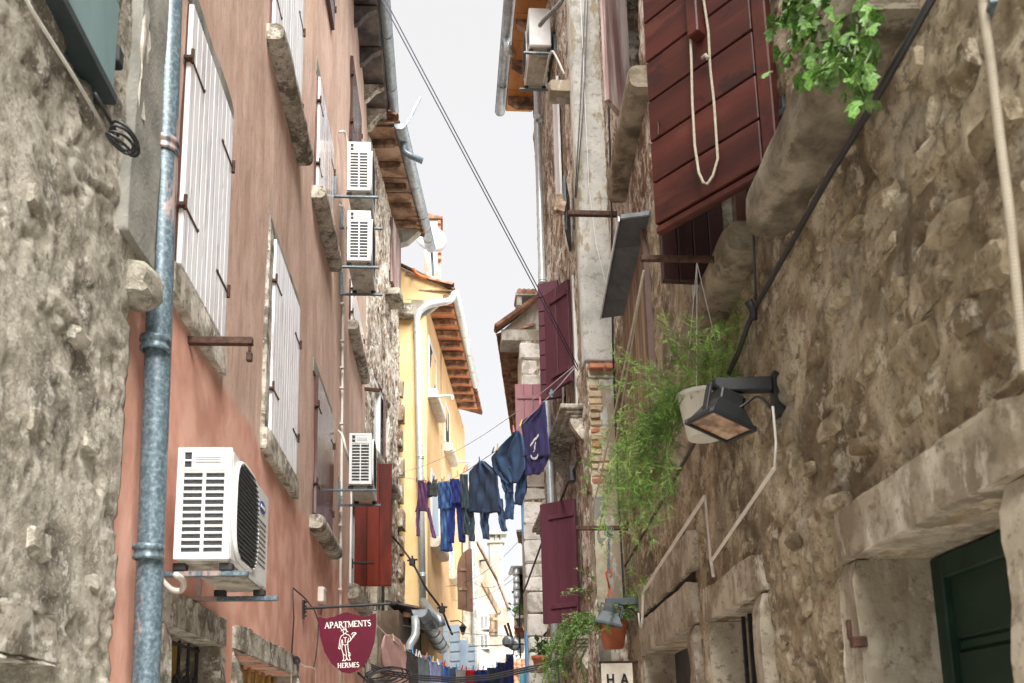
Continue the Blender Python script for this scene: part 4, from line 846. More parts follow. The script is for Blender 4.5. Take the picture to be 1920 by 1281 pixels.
# ---- floodlights
def flood(label, F, px, py, armlen, beam, wide, mt, sc=1.0, group='floodlights on the right wall'):
    a, b = F.at(px, py); G = F.sub(a, 0, b); T = thing('floodlight', label, 'floodlight', G, group)
    g = MB(G); g.box((-.035*sc, -.03, -.14*sc), (.035*sc, .02, .05*sc), .006); g.build('wall_plate', mt, T)
    g = MB(G); g.box((-.024*sc, -armlen, -.028*sc), (.024*sc, -.03, .03*sc), .006); g.box((-.024*sc, -armlen, -.075*sc), (.024*sc, -armlen+.05*sc, -.0285*sc), .006); g.build('arm', mt, T)
    zb = Vector(beam).normalized(); xb = Vector(wide); xb = (xb-zb*xb.dot(zb)).normalized(); yb = zb.cross(xb); c_ = G.M @ Vector((.0, -armlen+.03, -.13*sc))
    C0 = Matrix(((xb.x, yb.x, zb.x, c_.x), (xb.y, yb.y, zb.y, c_.y), (xb.z, yb.z, zb.z, c_.z), (0, 0, 0, 1)))
    m = MB(C0); s = sc
    def fr(x0, x1, z, y): return [(-x0, y-z, 0)]
    # head: back box, flared body, rim. local z points along the beam
    m.box((-.055*s, -.05*s, -.10*s), (.055*s, .05*s, -.045*s), .006)
    lo = [(-.06, -.05, -.05), (.06, -.05, -.05), (.06, .05, -.05), (-.06, .05, -.05)]; hi = [(-.105, -.085, .035), (.105, -.085, .035), (.105, .085, .035), (-.105, .085, .035)]
    m.add([tuple(q*s for q in p) for p in lo+hi], [(3, 2, 1, 0), (4, 5, 6, 7)]+[(i, (i+1) % 4, (i+1) % 4+4, i+4) for i in range(4)])
    h = m.build('lamp_head', mt, T)
    m = MB(C0)
    for bx in (((-.112, -.092, .030), (.112, -.078, .052)), ((-.112, .078, .030), (.112, .092, .052)), ((-.112, -.078, .030), (-.096, .078, .052)), ((.096, -.078, .030), (.112, .078, .052))): m.box([q*s for q in bx[0]], [q*s for q in bx[1]], .003)
    m.build('rim', mt, h)
    m = MB(C0); m.box((-.096*s, -.078*s, .036*s), (.096*s, .078*s, .042*s), 0); m.build('lens', LENS, h)
    m = MB(C0)
    for sx in (-1, 1): m.box((sx*.085*s-.006*s, -.016*s, -.10*s), (sx*.085*s+.006*s, .016*s, .02*s), .002)
    m.box((-.09*s, -.016*s, -.115*s), (.09*s, .016*s, -.10*s), .002); m.build('yoke', mt, T)
    m = MB(G); m.tube(bend([(0.01, -armlen+.02, -.13*sc), (0.03, -armlen*.6, -.10*sc), (0.02, -.10, -.04*sc), (.02, -.03, -.12*sc)], 6, .1), .007, 6); m.build('lead', BLACKC, T, True)
    return T
flood('large black floodlight with amber glass in front of the white pot', FR, 1458, 722, .30, (-.25, -.08, -1), (1, .40, .20), LAMPK, 1.15)
flood('small blue grey floodlight over the terracotta pot', FR, 1200, 1128, .33, (-.22, .12, -1), (1, -.2, .25), LAMPB, 1.2)
# ---- cables and conduits on the right wall
Q = lambda px, py, off=.07: FR.P(px, py, -off)
wire('wall_cable', 'thick black cable slanting down across the ochre wall', [Q(1760, -25, .12), Q(1640, 190, .12), Q(1560, 320, .10), Q(1490, 445, .09), Q(1420, 570, .09), Q(1402, 610, .09), Q(1385, 660, .09), Q(1330, 780, .08), Q(1250, 925, .07), Q(1172, 1062, .06)], .0125, BLACKC, n=10)
wire('wall_cable', 'thin black cable hanging straight down to the thick slanting one', [Q(1408, 300, .09), Q(1412, 420, .09), Q(1418, 580, .09)], .006, BLACKC)
m = MB(); k = Q(1412, 580, .1); m.tube([k+Vector((-.02, 0, .04)), k, k+Vector((.0, 0, -.05))], .02, 8); single(m, 'cable_clamp', BLACKI, 'black clamp joining the two cables on the ochre wall', 'clamp', None, True)
wire('wall_cable', 'black cable running down the corner beside the plaster pilaster', [Q(1136, -20, .09), Q(1140, 150, .09), Q(1147, 400, .09), Q(1149, 640, .09), Q(1158, 900, .09), Q(1168, 1080, .09), Q(1175, 1180, .08)], .011, BLACKC)
def conduit(label, pts, w, mt=CONDUIT):
    m = MB()
    for a, b in zip(pts[:-1], pts[1:]): m.bar(a, b, w, w*.7, .002)
    return single(m, 'conduit', mt, label, 'conduit', 'white conduits on the right wall')
conduit('white conduit curving up from the small floodlight', [Q(1204, 1170, .09), Q(1206, 1112, .09), Q(1232, 1068, .09), Q(1322, 930, .09)], .021)
conduit('short upright white conduit left of the long slanting one', [Q(1322, 928, .1), Q(1332, 1045, .09), Q(1338, 1082, .09)], .017)
conduit('long slanting white conduit below the large floodlight', [Q(1334, 1052, .1), Q(1452, 878, .09)], .017)
wire('lamp_lead', 'thin pale lead dropping from the large floodlight to the conduit', [Q(1449, 762, .09), Q(1455, 830, .08), Q(1452, 882, .09)], .006, HOSE)
wire('lamp_lead', 'white loop of lead under the small floodlight', [Q(1204, 1160, .1), Q(1202, 1180, .1), Q(1199, 1172, .12), Q(1197, 1150, .13)], .008, CONDUIT)
T = thing('corrugated_tube', 'pale corrugated tube hanging at the right edge of the photo', 'tube', Q(1912, 630, .05)); m = MB(); pts = [Q(1843, -30, .09)]+[Q(1843, 10, .09), Q(1858, 120, .08), Q(1875, 260, .08), Q(1893, 400, .08), Q(1906, 540, .08), Q(1922, 700, .08)]
sp = []
for i in range(len(pts)-1):
    for j in range(40): sp.append(pts[i].lerp(pts[i+1], j/40))
m.tube(sp, [.0112+.0008*(i % 2) for i in range(len(sp))], 12); m.build('tube', TUBE, T)
m = MB(); k = Q(1850, 18, .09); m.bar(k-Vector((.0, .03, 0)), k+Vector((.02, .03, 0)), .02, .012); m.build('clip', GALV, T)
# ---- cloth banner
bp = atY(1156, 1243, 8.7); a = atY(1127, 1243, 8.7); b = atY(1185, 1240, 8.7); FBn = Fr(tuple(a), (b-a).to_2d())
T = thing('cloth_banner', 'cream cloth banner with the letters H A hanging near the lower edge', 'banner', FBn); wd = (b-a).length
V = []; n_ = 14
for j in range(n_+1):
    for i in range(9): V.append((wd*i/8, .012*math.sin(i*1.1+j*.4)*min(j/4, 1), -.75*j/n_))
m = MB(FBn); k = len(V); m.add(V+[(x, y+.003, z) for x, y, z in V], [(j*9+i, j*9+i+1, (j+1)*9+i+1, (j+1)*9+i)[::-1] for j in range(n_) for i in range(8)]+[(k+j*9+i, k+j*9+i+1, k+(j+1)*9+i+1, k+(j+1)*9+i) for j in range(n_) for i in range(8)]); m.build('cloth', CANVAS, T, True)
m = MB(FBn); m.tube([(-.02, .004, .004), (wd+.06, .004, .004)], .012, 6); m.build('rod', RUST, T)
def sans(m, segs, x0, z0, s, y):
    for (p, q) in segs: 
        d = Vector((q[0]-p[0], q[1]-p[1])); d.normalize(); nn = Vector((-d.y, d.x))*.09
        m.prism([(x0+(c[0]+e*nn.x)*s, z0+(c[1]+e*nn.y)*s) for c, e in ((p, -1), (q, -1), (q, 1), (p, 1))], y, y+.004)
m = MB(FBn); sans(m, [((.1, 0), (.1, 1)), ((.6, 0), (.6, 1)), ((.1, .5), (.6, .5))], .045, -.215, .105, -.022); sans(m, [((0, 0), (.32, 1)), ((.32, 1), (.64, 0)), ((.12, .33), (.52, .33))], .185, -.215, .105, -.022); m.build('lettering', INKB, T)
# ================================================================ PILASTER AND THE TALL HOUSE BEHIND IT
XP, YP = 1.62, 9.42
TH = thing('tall_house', 'tall flaking stone house with maroon shutters and a pale rendered pilaster', 'building', Vector((1.9, 11.5, 0)), 'houses along the lane')
FPi = Fr((XP, YP), (1, 0))                                   # pilaster face, towards the camera
wall(TH, FPi, -.04, .37, 6.60-.9, 13.0, .03, PALECEM, plaster(.012, .004, 31), (), .3, 'pilaster')
g = MB(FPi); g.box((0, .01, 0), (.36, .3, 5.6), 0); g.build('pilaster_core', mat('pale_mortar_core', (.30, .265, .19), (.44, .40, .31), scale=6, bump=.8, bscale=30, stain=.6, stcol=(.2, .15, .09), var=0), TH)
wall(TH, FPi, .115, .357, 2.9, 5.5, .02, PALECEM, plaster(.014, .006, 37), (), .05, 'render_patch')
wall(TH, FPi, .0, .13, 2.0, 4.15, .02, CEMENT, plaster(.03, .012, 39), (), .06, 'render_patch', 'dark rough render strip low on the pilaster')
wall(TH, FPi, .12, .36, .3, 2.95, .02, STONE_FAR, rubble(.2, .14, .04, .4, .015, 41), (), .06, 'rubble_patch')
zb = FPi.at(1120, 690)[1]
for (z, mt, n, h) in ((zb, BRICK, 2, .055),):
    for i in range(n): piece('brick', mt, TH, FPi.M @ Matrix.Translation((.09+.18*i, .02, z)), (.17, .20, h), .008, .006)
GREENST = mat('mossy_plaster', (.16, .17, .09), (.30, .29, .20), (.42, .39, .32), scale=9, rough=.95, bump=.8, bscale=20, bdist=.02, var=0)
wall(TH, FPi, .0, .36, 5.5, zb-.09, .02, GREENST, rubble(.16, .09, .04, .55, .015, 43), (), .05, 'mossy_band')
rg = random.Random(3)
for r in range(14):
    z = 5.40-r*.083-rg.uniform(0, .012); x = .0
    while x < .12:
        w = rg.uniform(.06, .15); piece('brick', BRICK_Y if rg.random() < .88 else BRICK, TH, FPi.M @ Matrix.Translation((x+w/2, .024+rg.uniform(-.02, .008), z)) @ Matrix.Rotation(rg.uniform(-.06, .06), 4, 'Y'), (round(w, 2), .06, rg.choice((.06, .066, .074))), .010, .007); x += w+.012
FT = Fr((XP, 0), (0, -1))                                     # alley face
tx = lambda px, py, off=0: FT.at(px, py, -off)
wall(TH, FT, -13.9, -YP-.02, 0, 12.5, .03, STONE_FAR, rubble(.36, .2, .025, .5, .014, 47), [(-11.3, -10.25, 5.35, 7.1), (-11.4, -10.35, 2.8, 4.2), (-11.2, -10.3, 8.6, 10.4)], .35)
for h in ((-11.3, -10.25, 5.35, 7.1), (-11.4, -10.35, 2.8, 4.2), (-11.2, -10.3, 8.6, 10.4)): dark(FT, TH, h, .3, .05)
FTe = Fr((XP, 13.9), (-1, 0)); g = MB(); g.box((XP+.01, 10, 0), (6, 13.85, 12.4), 0); g.build('house_body', STONE_FAR, TH)
g = MB(); g.box((2.4, -1, 0), (6, 9.3, 12.4), 0); g.build('house_body', STONE_OCHRE, RH)
g = MB(); g.box((-6, -.3, 0), (-1.75, 3.6, 6.5), 0); g.build('house_body', STONE_GREY, H0)
g = MB(); g.box((-6, 3.7, 0), (-1.8, 15.1, 12.5), 0); g.build('house_body', PLASTER_UP, PH)
# leaves of the maroon shutters
def leaf(B, F, tl, tr, br, bl, n, mt, label, battens=True, horiz=False):
    """Open leaf hinged on facade F at the right-hand pixel corners; swings out to the left-hand ones."""
    a, zt_ = F.at(*tr); a2, zb_ = F.at(*br); hx = (a+a2)/2; h = F.p(hx, -.03, 0); zt_ -= 0
    e1, e2 = atZ(tl[0], tl[1], zt_), atZ(bl[0], bl[1], zb_); e = (e1+e2)/2; d = Vector((h.x-e.x, h.y-e.y, 0)); H_ = zt_-zb_
    G = Fr((e.x, e.y, zb_), (d.x, d.y)); s = shutter(B, G, d.length, H_, n, mt, .045, horiz, (), (), 1, label, bh=.05)
    if battens:
        for f in (.13, .87): piece('batten', mt, s, G.M @ Matrix.Translation((d.length*.62, -.056, H_*f)), (round(d.length*.72, 2), .022, .055), .004)
    return G, d.length, H_
print('leafA', leaf(TH, FT, (1024, 549), (1073, 526), (1081, 714), (1030, 745), 2, MAROON, 'upper maroon shutter leaf of two wide boards')[1:])
print('leafC', leaf(TH, FT, (1015, 945), (1086, 933), (1092, 1165), (1022, 1172), 2, MAROON, 'lower maroon shutter leaf of two wide boards')[1:])
a, b = tx(1046, 772); e = atZ(1016, 753, b); G = Fr((e.x, e.y, b), (XP-e.x, -11.35+0*e.y+0 if False else (11.55-e.y))); 
shutter(TH, G, math.hypot(XP-e.x, 11.55-e.y), 1.72, 8, MAROON, .045, True, (), (), 1, 'maroon leaf seen almost edge on behind the upper one', gap=.012)
g = MB(FT); g.box((-11.4, -.03, 5.3), (-11.3, .1, 7.15), .004); g.box((-10.25, -.03, 5.3), (-10.16, .1, 7.15), .004); g.build('window_frame', WHITEM, TH)
# moulded sills on brackets
def moulded_sill(B, F, x0, x1, z, out=.28, mt=SILL, label=None):
    m = MB(F); m.box((x0, -out, z-.06), (x1, .05, z), .01); m.box((x0+.04, -out+.06, z-.10), (x1-.04, .05, z-.061), .01); m.box((x0+.07, -out+.11, z-.14), (x1-.07, .05, z-.101), .008); s = m.build('sill', mt, B, label=label)
    for x in (x0+.14, x1-.14):
        prof = [(.04, -.14), (-out+.12, -.14), (-out+.12, -.20), (-out*.45, -.26), (-.03, -.40), (.04, -.40)]; m = MB(F); k = len(prof)
        v = [(x-.05, y, z+q) for y, q in prof]+[(x+.05, y, z+q) for y, q in prof]; m.add(v, [tuple(range(k))[::-1], tuple(range(k, 2*k))]+[(j, (j+1) % k, (j+1) % k+k, j+k) for j in range(k)]); m.build('sill_bracket', mt, s)
    return s
s_ = tx(1085, 718, .28); moulded_sill(TH, FT, -11.6, -9.75, 5.33, .28)
moulded_sill(TH, FT, -11.7, -10.0, 2.72, .26); moulded_sill(TH, FT, -13.6, -12.4, 4.75, .26); moulded_sill(TH, FT, -12.9, -11.7, 2.2, .3)
ca, cb_ = tx(1050, 175, .15)
stone_bar(TH, 'corbel', FT, ca-.12, ca+.12, -.30, .05, cb_-.07, cb_+.10, 'x', .012, .3, PALECEM, 301, 'pale stone corbel high on the wall')
# eaves and gutter of the tall house
g = MB(FT); g.box((-14.1, -.48, 12.42), (-YP, .3, 12.46), .004); EV = g.build('eaves', SOFFIT, TH)
for i in range(9): piece('soffit_board', mat('orange_soffit', (.38, .16, .05), (.50, .24, .085), scale=4, stretch=(.3, 1, 1), rough=.7, bump=.2, var=.12), EV, FT.M @ Matrix.Translation((-13.82+i*.55, -.24, 12.40)), (.54, .46, .03), .004)
for i in range(6):
    x = -13.75+i*.85; m = MB(FT); prof = [(.0, 12.20), (-.32, 12.20), (-.40, 12.26), (-.46, 12.30), (-.46, 12.38), (0, 12.38)]; k = len(prof); v = [(x-.05, y, q) for y, q in prof]+[(x+.05, y, q) for y, q in prof]
    m.add(v, [tuple(range(k))[::-1], tuple(range(k, 2*k))]+[(j, (j+1) % k, (j+1) % k+k, j+k) for j in range(k)]); m.build('rafter', RAFTER, EV)
gutter(EV, FT.p(-14.3, -.56, 12.52), FT.p(-9.6, -.56, 12.58), .085, GUTTER, rings=[.15, .35, .55, .75])
pipe('pale zinc downpipe along the far edge of the tall house', bend([FT.p(-12.5, -.56, 12.45), FT.p(-12.5, -.54, 12.2), FT.P(990, 98, -.09), FT.P(1006, 130, -.09), FT.P(1010, 300, -.09), FT.P(1019, 600, -.09), FT.P(1034, 960, -.09), FT.P(1040, 1180, -.09), FT.P(1042, 1300, -.09)], 5, .15), .055, ZINC_PALE, [(FT.P(1011, 222, -.09), (0, 0, 1)), (FT.P(1017, 528, -.09), (0, 0, 1)), (FT.P(1030, 860, -.09), (0, 0, 1))], n=14)
ac = aircon('white air conditioner with dangling hoses high on the tall house', FT, -11.75, 10.98, .86, .60, .30, .08, 0, .08)
hose('cream hose drooping below the air conditioner of the tall house', [FT.P(1020, 155, -.2), FT.P(1033, 90, -.18), FT.P(1045, 110, -.1), FT.P(1058, 140, -.05)], .016)
hose('taped grey hose above the air conditioner of the tall house', [FT.P(1012, 48, -.3), FT.P(1022, 35, -.25), FT.P(1050, 8, -.1), FT.P(1058, -10, -.05)], .028, mat('grey_tape', (.14, .15, .16), (.24, .25, .26), scale=30))
wire('hanging_wire', 'pair of dark wires running down the pilaster edge, nearer the lane', [atY(1098, -20, 9.3), atY(1088, 200, 9.3), atY(1078, 370, 9.3)], .007, mat('grey_wire', (.10, .10, .11)))
wire('hanging_wire', 'dark wire just right of its twin along the pilaster edge', [atY(1103, -20, 9.3), atY(1094, 200, 9.3), atY(1080, 372, 9.3)], .007, _mc['grey_wire'])
wire('hanging_wire', 'thin white cord slanting down over the pilaster to the slate canopy', [atY(1088, -10, 9.3), atY(1104, 350, 9.3), atY(1118, 460, 9.25), atY(1139, 545, 8.8)], .004, LINE)
# grey plank board held on the bar
a, b = atY(1062, 320, 9.4), atY(1050, 398, 9.4)
T = thing('plank_board', 'grey weathered board leaning out beside the rusty bar of the canopy', 'board', b); m = MB()
m.bar(a+Vector((.03, .5, 0)), b+Vector((0, 0, .0)), .10, .05, .004, (0, 1, 0)); m.build('board', BAREWOOD, T); m = MB(); m.bar(a+Vector((-.04, .5, 0)), b+Vector((-.06, 0, 0)), .035, .05, .003, (0, 1, 0)); m.build('batten', BAREWOOD, T)
m = MB(FT); m.box((-10.3, -.05, 7.25), (-9.6, .0, 8.55), .004); 
shutter(TH, FT.sub(-10.15, -.02, 7.45, R_(-14)), .5, .72, 2, SLATE, .03, True, (), (), 1, 'dark boarded leaf against the edge of the pilaster')
shutter(TH, FT.sub(-11.2, -.02, 8.6), .45, 1.8, 2, WHITEM, .03, False, (), (), 1, 'tall white shutter under the stone corbel')
# ================================================================ STONE HOUSE BEYOND THE PINK ONE
F1 = Fr((-1.35, 15.22), (.1, 1))
SH = thing('stone_house', 'rough stone house with rafters and gutter, wedged between the pink and the yellow house', 'building', Vector((-1.6, 17, 0)), 'houses along the lane')
s1 = lambda px, py, off=0: F1.at(px, py, -off)
WM = (.55, 2.75, 6.75, 8.25)
wall(SH, F1, -.02, 3.95, 0, 12.75, .035, STONE_FAR, rubble(.34, .2, .035, .46, .02, 61), [(.9, 2.5, 6.72, 8.3)], .3)
wall(SH, Fr(tuple(F1.p(3.95, 0, 0)), (1, 0)), -.0, .12, 0, 5.2, .04, STONE_FAR, rubble(.3, .2, .06, .5, .03, 63), (), .4, 'buttress')
g = MB(F1); g.box((.0, .3, 0), (3.9, 5, 12.7), 0); g.build('house_body', STONE_FAR, SH)
stone_bar(SH, 'corner_stone', F1, 3.80, 4.05, -.12, .1, 2.2, 2.6, 'x', .04, .4, STONE_FAR, 11)
for i, z in enumerate((.6, 1.1, 1.65, 2.75, 3.3, 3.85, 4.4, 4.9, 5.45, 6.0, 6.6, 7.2, 7.8, 8.4, 9.0)): stone_bar(SH, 'corner_stone', F1, 3.62+.08*(i % 3), 4.03, -.10-.03*(i % 2), .15, z, z+.42, 'x', .04, .3, STONE_FAR, 400+i, seg=5)
# open window with a brown leaf
g = MB(F1); g.box((.9, .02, 6.72), (.98, .12, 8.3), .004); g.box((1.62, .02, 6.72), (1.72, .12, 8.3), .004); g.box((.98, .02, 8.2), (2.5, .119, 8.3), .004); g.box((2.42, .02, 6.72), (2.5, .118, 8.2), .004); g.build('window_frame', WHITEM, SH)
g = MB(F1); g.box((.98, .09, 6.72), (1.62, .11, 8.2), 0); g.build('pane', mat('pale_curtain_glass', (.55, .58, .60), (.66, .68, .69), rough=.3, bump=0), SH)
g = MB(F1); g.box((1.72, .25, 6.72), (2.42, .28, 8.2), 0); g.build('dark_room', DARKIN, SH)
shutter(SH, F1.sub(1.75, -.02, 6.75, R_(8)), .75, 1.5, 3, DARKWOOD, .045, False, (.2, 1.3), (), 1, 'dark brown leaf of the open upper window')
stone_bar(SH, 'sill', F1, .3, 3.1, -.18, .05, 6.46, 6.68, 'x', .012, .6, SILL, 71)
a, b = s1(726, 440), s1(744, 550); shutter(SH, F1.sub(2.5, -.03, 11.05), 1.15, 1.5, 3, PINKW, .05, False, (), (), 1, 'bleached shutter under the eaves of the stone house')
stone_bar(SH, 'stone_ledge', F1, 1.9, 2.6, -.32, .05, 10.45, 10.6, 'x', .01, .3, SILL, 73)
a, b = F1.P(680, 729, 0), F1.P(712, 732, -.30); T = thing('wall_bracket', 'short dark iron arm beside the brown leaf of the stone house', 'bracket', a); g = MB(); g.bar(a, b, .04, .06); g.build('arm', RUST, T)
# low window with pale stone jambs
for x0, x1, mt in ((.55, 1.0, DRESSED), (1.75, 2.5, DRESSED)): stone_bar(SH, 'jamb', F1, x0, x1, -.13, .05, 1.2, 4.4, 'z', .01, .12, mt, int(x0*100))
g = MB(F1); g.box((1.0, -.06, 1.2), (1.75, .02, 4.45), 0); g.build('dark_opening', DARKIN, SH)
stone_bar(SH, 'sill', F1, .2, 2.4, -.3, .05, 2.0, 2.3, 'x', .02, .6, SILL, 74)
# eaves
e0, e1 = (.0, 12.88), (4.1, 13.15)
def onE(x, y, dz=0): return F1.p(x, y, 12.88+.066*x+dz)
g = MB(); A = [onE(-.05, .3, .02), onE(4.1, .3, .02), onE(4.1, -.5, -.02), onE(-.05, -.5, -.02)]
SE = slab(A, .03, 'eaves', SOFFIT, SH)
for i in range(7):
    x = -.0+i*.58; q = [onE(x+.02, .1, -.0), onE(x+.56, .1, -.0), onE(x+.56, -.49, -.04), onE(x+.02, -.49, -.04)]; slab([p-Vector((0, 0, .03)) for p in q], .025, 'soffit_board', SOFFIT, SE)
for i in range(5): x = .42+i*.78; g = MB(); g.bar(onE(x, .1, -.12), onE(x, -.44, -.13), .10, .13, .01); g.build('rafter', RAFTER, SE)
g = MB(); P0 = [(0.05, -.42), (-.18, -.36), (-.36, -.20), (-.48, -.10), (-.48, -.04), (.05, -.04)]
v = [onE(3.88, y, z) for y, z in P0]+[onE(4.12, y, z) for y, z in P0]; k = 6; g.add(v, [tuple(range(k)), tuple(range(2*k-1, k-1, -1))]+[(j, j+k, (j+1) % k+k, (j+1) % k) for j in range(k)]); g.build('corbel', PALECEM, SE)
gutter(SE, onE(-.0, -.60, .0), onE(5.0, -.60, .02), .115, GUTTER, rings=[.16, .42, .68, .9])
m = MB(); m.tube(bend([onE(.45, -.60, -.10), onE(.47, -.60, -.30), onE(.6, -.95, -.42)], 5, .1), .06, 12); m.build('spout', GALV, SE, True)
roof_tiles(SE, F1, .0, 4.1, -.55, 12.98, R_(18), 2)
a, b = atY(757, 245, 15.6), atY(788, 184, 15.9); T = thing('antenna_rod', 'dark rod sticking up from the gutter of the stone house', 'rod', a); m = MB(); m.tube([a, b], .022, 6); m.tube([a.lerp(b, .5), b], .03, 6); m.build('rod', GUTTER, T)
# ================================================================ YELLOW HOUSE
YY = 19.4; FYf = Fr((-.36, YY), (1, 0))
g0, g1 = atY(852, 545, YY), atZ(888, 704, atY(852, 545, YY).z); dY = (g1-g0); FY = Fr((-.36, YY), (dY.x, dY.y))
YH = thing('yellow_house', 'yellow plastered house with a pale downpipe and terracotta eaves', 'building', Vector((-.8, YY+3, 0)), 'houses along the lane')
zE = g0.z
wall(YH, FYf, -1.8, .0, 0, zE-.25, .08, YELLOW, plaster(.02, .004, 71), (), .2, 'front_wall')
wall(YH, FY, .0, 9.0, 0, zE-.25, .09, ORANGE, plaster(.02, .004, 73), [], .2, 'side_wall')
g = MB(FYf); g.prism([(-2.0, zE-.24), (.50, zE-.24), (.62, zE-.02), (-2.0, zE+1.25)], .0, .25); g.build('gable', YELLOW, YH)
g = MB(FYf); g.prism([(-.33, zE-.62), (.0, zE-.62), (.42, zE-.25), (-.33, zE-.25)], -.012, .1); g.build('bare_patch', WHITEP, YH)
g = MB(FYf); g.bar((-2.0, -.04, zE+1.30), (.64, -.04, zE+.0), .10, .05, .004); g.build('verge', RAFTER, YH)
YE = None
g = MB(); pr = [FY.p(-.02, .2, zE-.02), FY.p(4.4, .2, zE-.02), FY.p(4.4, -.60, zE-.06), FY.p(-.02, -.60, zE-.06)]; YE = slab(pr, .03, 'eaves', RAFTER, YH)
nE = 12; LE = dY.length
for i in range(nE):
    x = .1+i*(LE/8)
    g = MB(); g.bar(FY.p(x, .1, zE-.15), FY.p(x, -.52, zE-.17), .11, .13, .01); g.build('rafter', RAFTER, YE)
    slab([FY.p(x+.07, .05, zE-.06), FY.p(x+LE/8-.07, .05, zE-.06), FY.p(x+LE/8-.07, -.55, zE-.10), FY.p(x+.07, -.55, zE-.10)], .02, 'tile_underside', TILE_U, YE)
gutter(YE, g0, g1+dY*.15, .10, ZINC_PALE, rings=[.2, .4, .6, .8])
roof_tiles(YE, FY, .0, LE*1.7, -.62, zE+.04, R_(17), 3, .22, .42)
pp = [g0+Vector((-.02, 0, -.06)), g0+Vector((-.05, -.06, -.28)), atY(800, 572, YY-.12), atY(781, 590, YY-.1), atY(783, 640, YY-.1), atY(788, 893, YY-.1), atY(793, 1132, YY-.1)]
pipe('pale downpipe bending from the gutter down the yellow corner', bend(pp, 6, .22), .075, ZINC_PALE, [(atY(782, 622, YY-.1), (0, 0, 1)), (atY(788, 858, YY-.1), (0, 0, 1)), (atY(792, 1078, YY-.1), (0, 0, 1))])
stone_bar(YH, 'stone_corbel', FYf, -.95, -.28, -.28, .05, atY(765, 600, YY).z, atY(765, 577, YY).z, 'x', .01, .3, SILL, 75)
def far_window(B, F, px0, px1, pyt, pyb, sill=True, fm=WHITEM, inner=DARKIN, label=None):
    x0, zt_ = F.at(px0, pyt); x1, _ = F.at(px1, pyt); _, zb_ = F.at((px0+px1)/2, pyb); _, zt2 = F.at((px0+px1)/2, pyt+(pyb-pyt)*.10); zt_ = zt2
    m = MB(F); m.box((x0, -.02, zb_), (x0+.12, .02, zt_), .004); m.box((x1-.12, -.02, zb_), (x1, .02, zt_), .004); m.box((x0+.12, -.02, zt_-.12), (x1-.12, .019, zt_), .004); m.box((x0+.12, -.02, zb_), (x1-.12, .019, zb_+.08), .004); w = m.build('window', fm, B)
    m = MB(F); m.box((x0+.12, -.004, zb_+.08), (x1-.12, .01, zt_-.12), 0); m.build('pane', inner, w)
    if sill: stone_bar(B, 'sill', F, x0-.1, x1+.25, -.22, .05, zb_-.30, zb_-.04, 'x', .01, .6, mat('pale_sill', (.5, .45, .38), (.64, .59, .52), scale=8, bump=.4), int(x0*50))
    return x0, x1, zb_, zt_
far_window(YH, FY, 803, 817, 640, 745); far_window(YH, FY, 833, 842, 752, 838); far_window(YH, FY, 808, 823, 880, 1015, True, WHITEM, SKYBLUE); far_window(YH, FY, 842, 850, 1020, 1072, True, WHITEM, SKYBLUE)
for py, px0, px1 in ((744, 802, 848), (867, 846, 884)):
    a, b = FY.P(px0, py, 0), None; a = FY.P(px0, py, -.0); b = atZ(px1, py-2, a.z); b = a+(b-a).normalized()*min((b-a).length, 1.3)
    T = thing('rail_arm', ('upper white clothes rail arm on the yellow house', 'lower white clothes rail arm on the yellow house')[py > 800], 'clothes rail', a); m = MB(); m.tube([a, b], .03, 6); m.tube([b, b-Vector((0, 0, .1))], .03, 6); m.build('arm', WHITEM, T)
# house further along with tiled eaves
a, b = FY.at(862, 1000)
AS = thing('arched_shutter', 'brown arched shutter standing open below the yellow house', 'shutter', atY(872, 1140, 22)); FA = Fr(tuple(atY(858, 1142, 22)), (1, .15)); sc = 22/FPX
m = MB(FA); ow, oh = 29*sc, 117*sc; arc = [(ow*.02, 0), (ow, -.08), (ow, oh)]+[(ow*(1-math.sin(t*math.pi/20)), oh*.62+oh*.38*math.cos(t*math.pi/20)) for t in range(1, 11)]
BRN = mat('rusty_brown_wood', (.12, .055, .03), (.20, .10, .06), scale=6, stretch=(1, 1, .2), rough=.7, bump=.3, stain=.4, stcol=(.25, .15, .1)); m.prism(arc, -.03, .02); m.build('panel', BRN, AS)
for z in (.3, .62): m = MB(FA); m.box((0.03, -.05, oh*z), (ow*.6, -.03, oh*z+.07), .004); m.build('batten', BAREWOOD, AS)
m = MB(FA); m.box((ow*.56, -.036, .02), (ow*.59, -.030, oh*.93), 0); m.build('board_joint', DARKIN, AS)
FW = Fr((tuple(atY(886, 1140, 27))[0], 27), (1, .25))
WH = thing('white_house', 'flaking white gabled house with a tall chimney at the far end of the lane', 'building', Vector((.9, 28, 0)), 'houses along the lane')
wpoly = [FW.at(*p) for p in [(868, 900), (880, 905), (894, 1022), (931, 1091), (952, 1143), (955, 1300), (868, 1300)]]; wpoly = [(x, z) if z > 1.0 else (x, 0) for x, z in wpoly]
g = MB(FW); g.prism(wpoly, 0, 1.2); g.build('wall', WHITEP, WH)
g = MB(FW); 
for p, q in (((894, 1018), (931, 1088)), ((931, 1088), (954, 1146))): a, b = FW.at(*p), FW.at(*q); g.bar((a[0], .2, a[1]+.05), (b[0], .2, b[1]+.05), .5, .05, .01)
g.build('verge', BAREWOOD, WH)
a, b = FW.at(905, 1092), FW.at(936, 1150); g = MB(FW); g.bar((a[0], -.03, a[1]), (b[0], -.03, b[1]), .06, .14, .02); g.build('timber_scar', BAREWOOD, WH)
FC = Fr((0, 31), (1, 0)); c = lambda px, py: FC.at(px, py); a0, a1 = c(919, 1110), c(943, 1018); g = MB(FC); g.box((a0[0], 0, a0[1]-3), (a1[0], .45, a1[1]), .02); ch = g.build('chimney', WHITEP, WH)
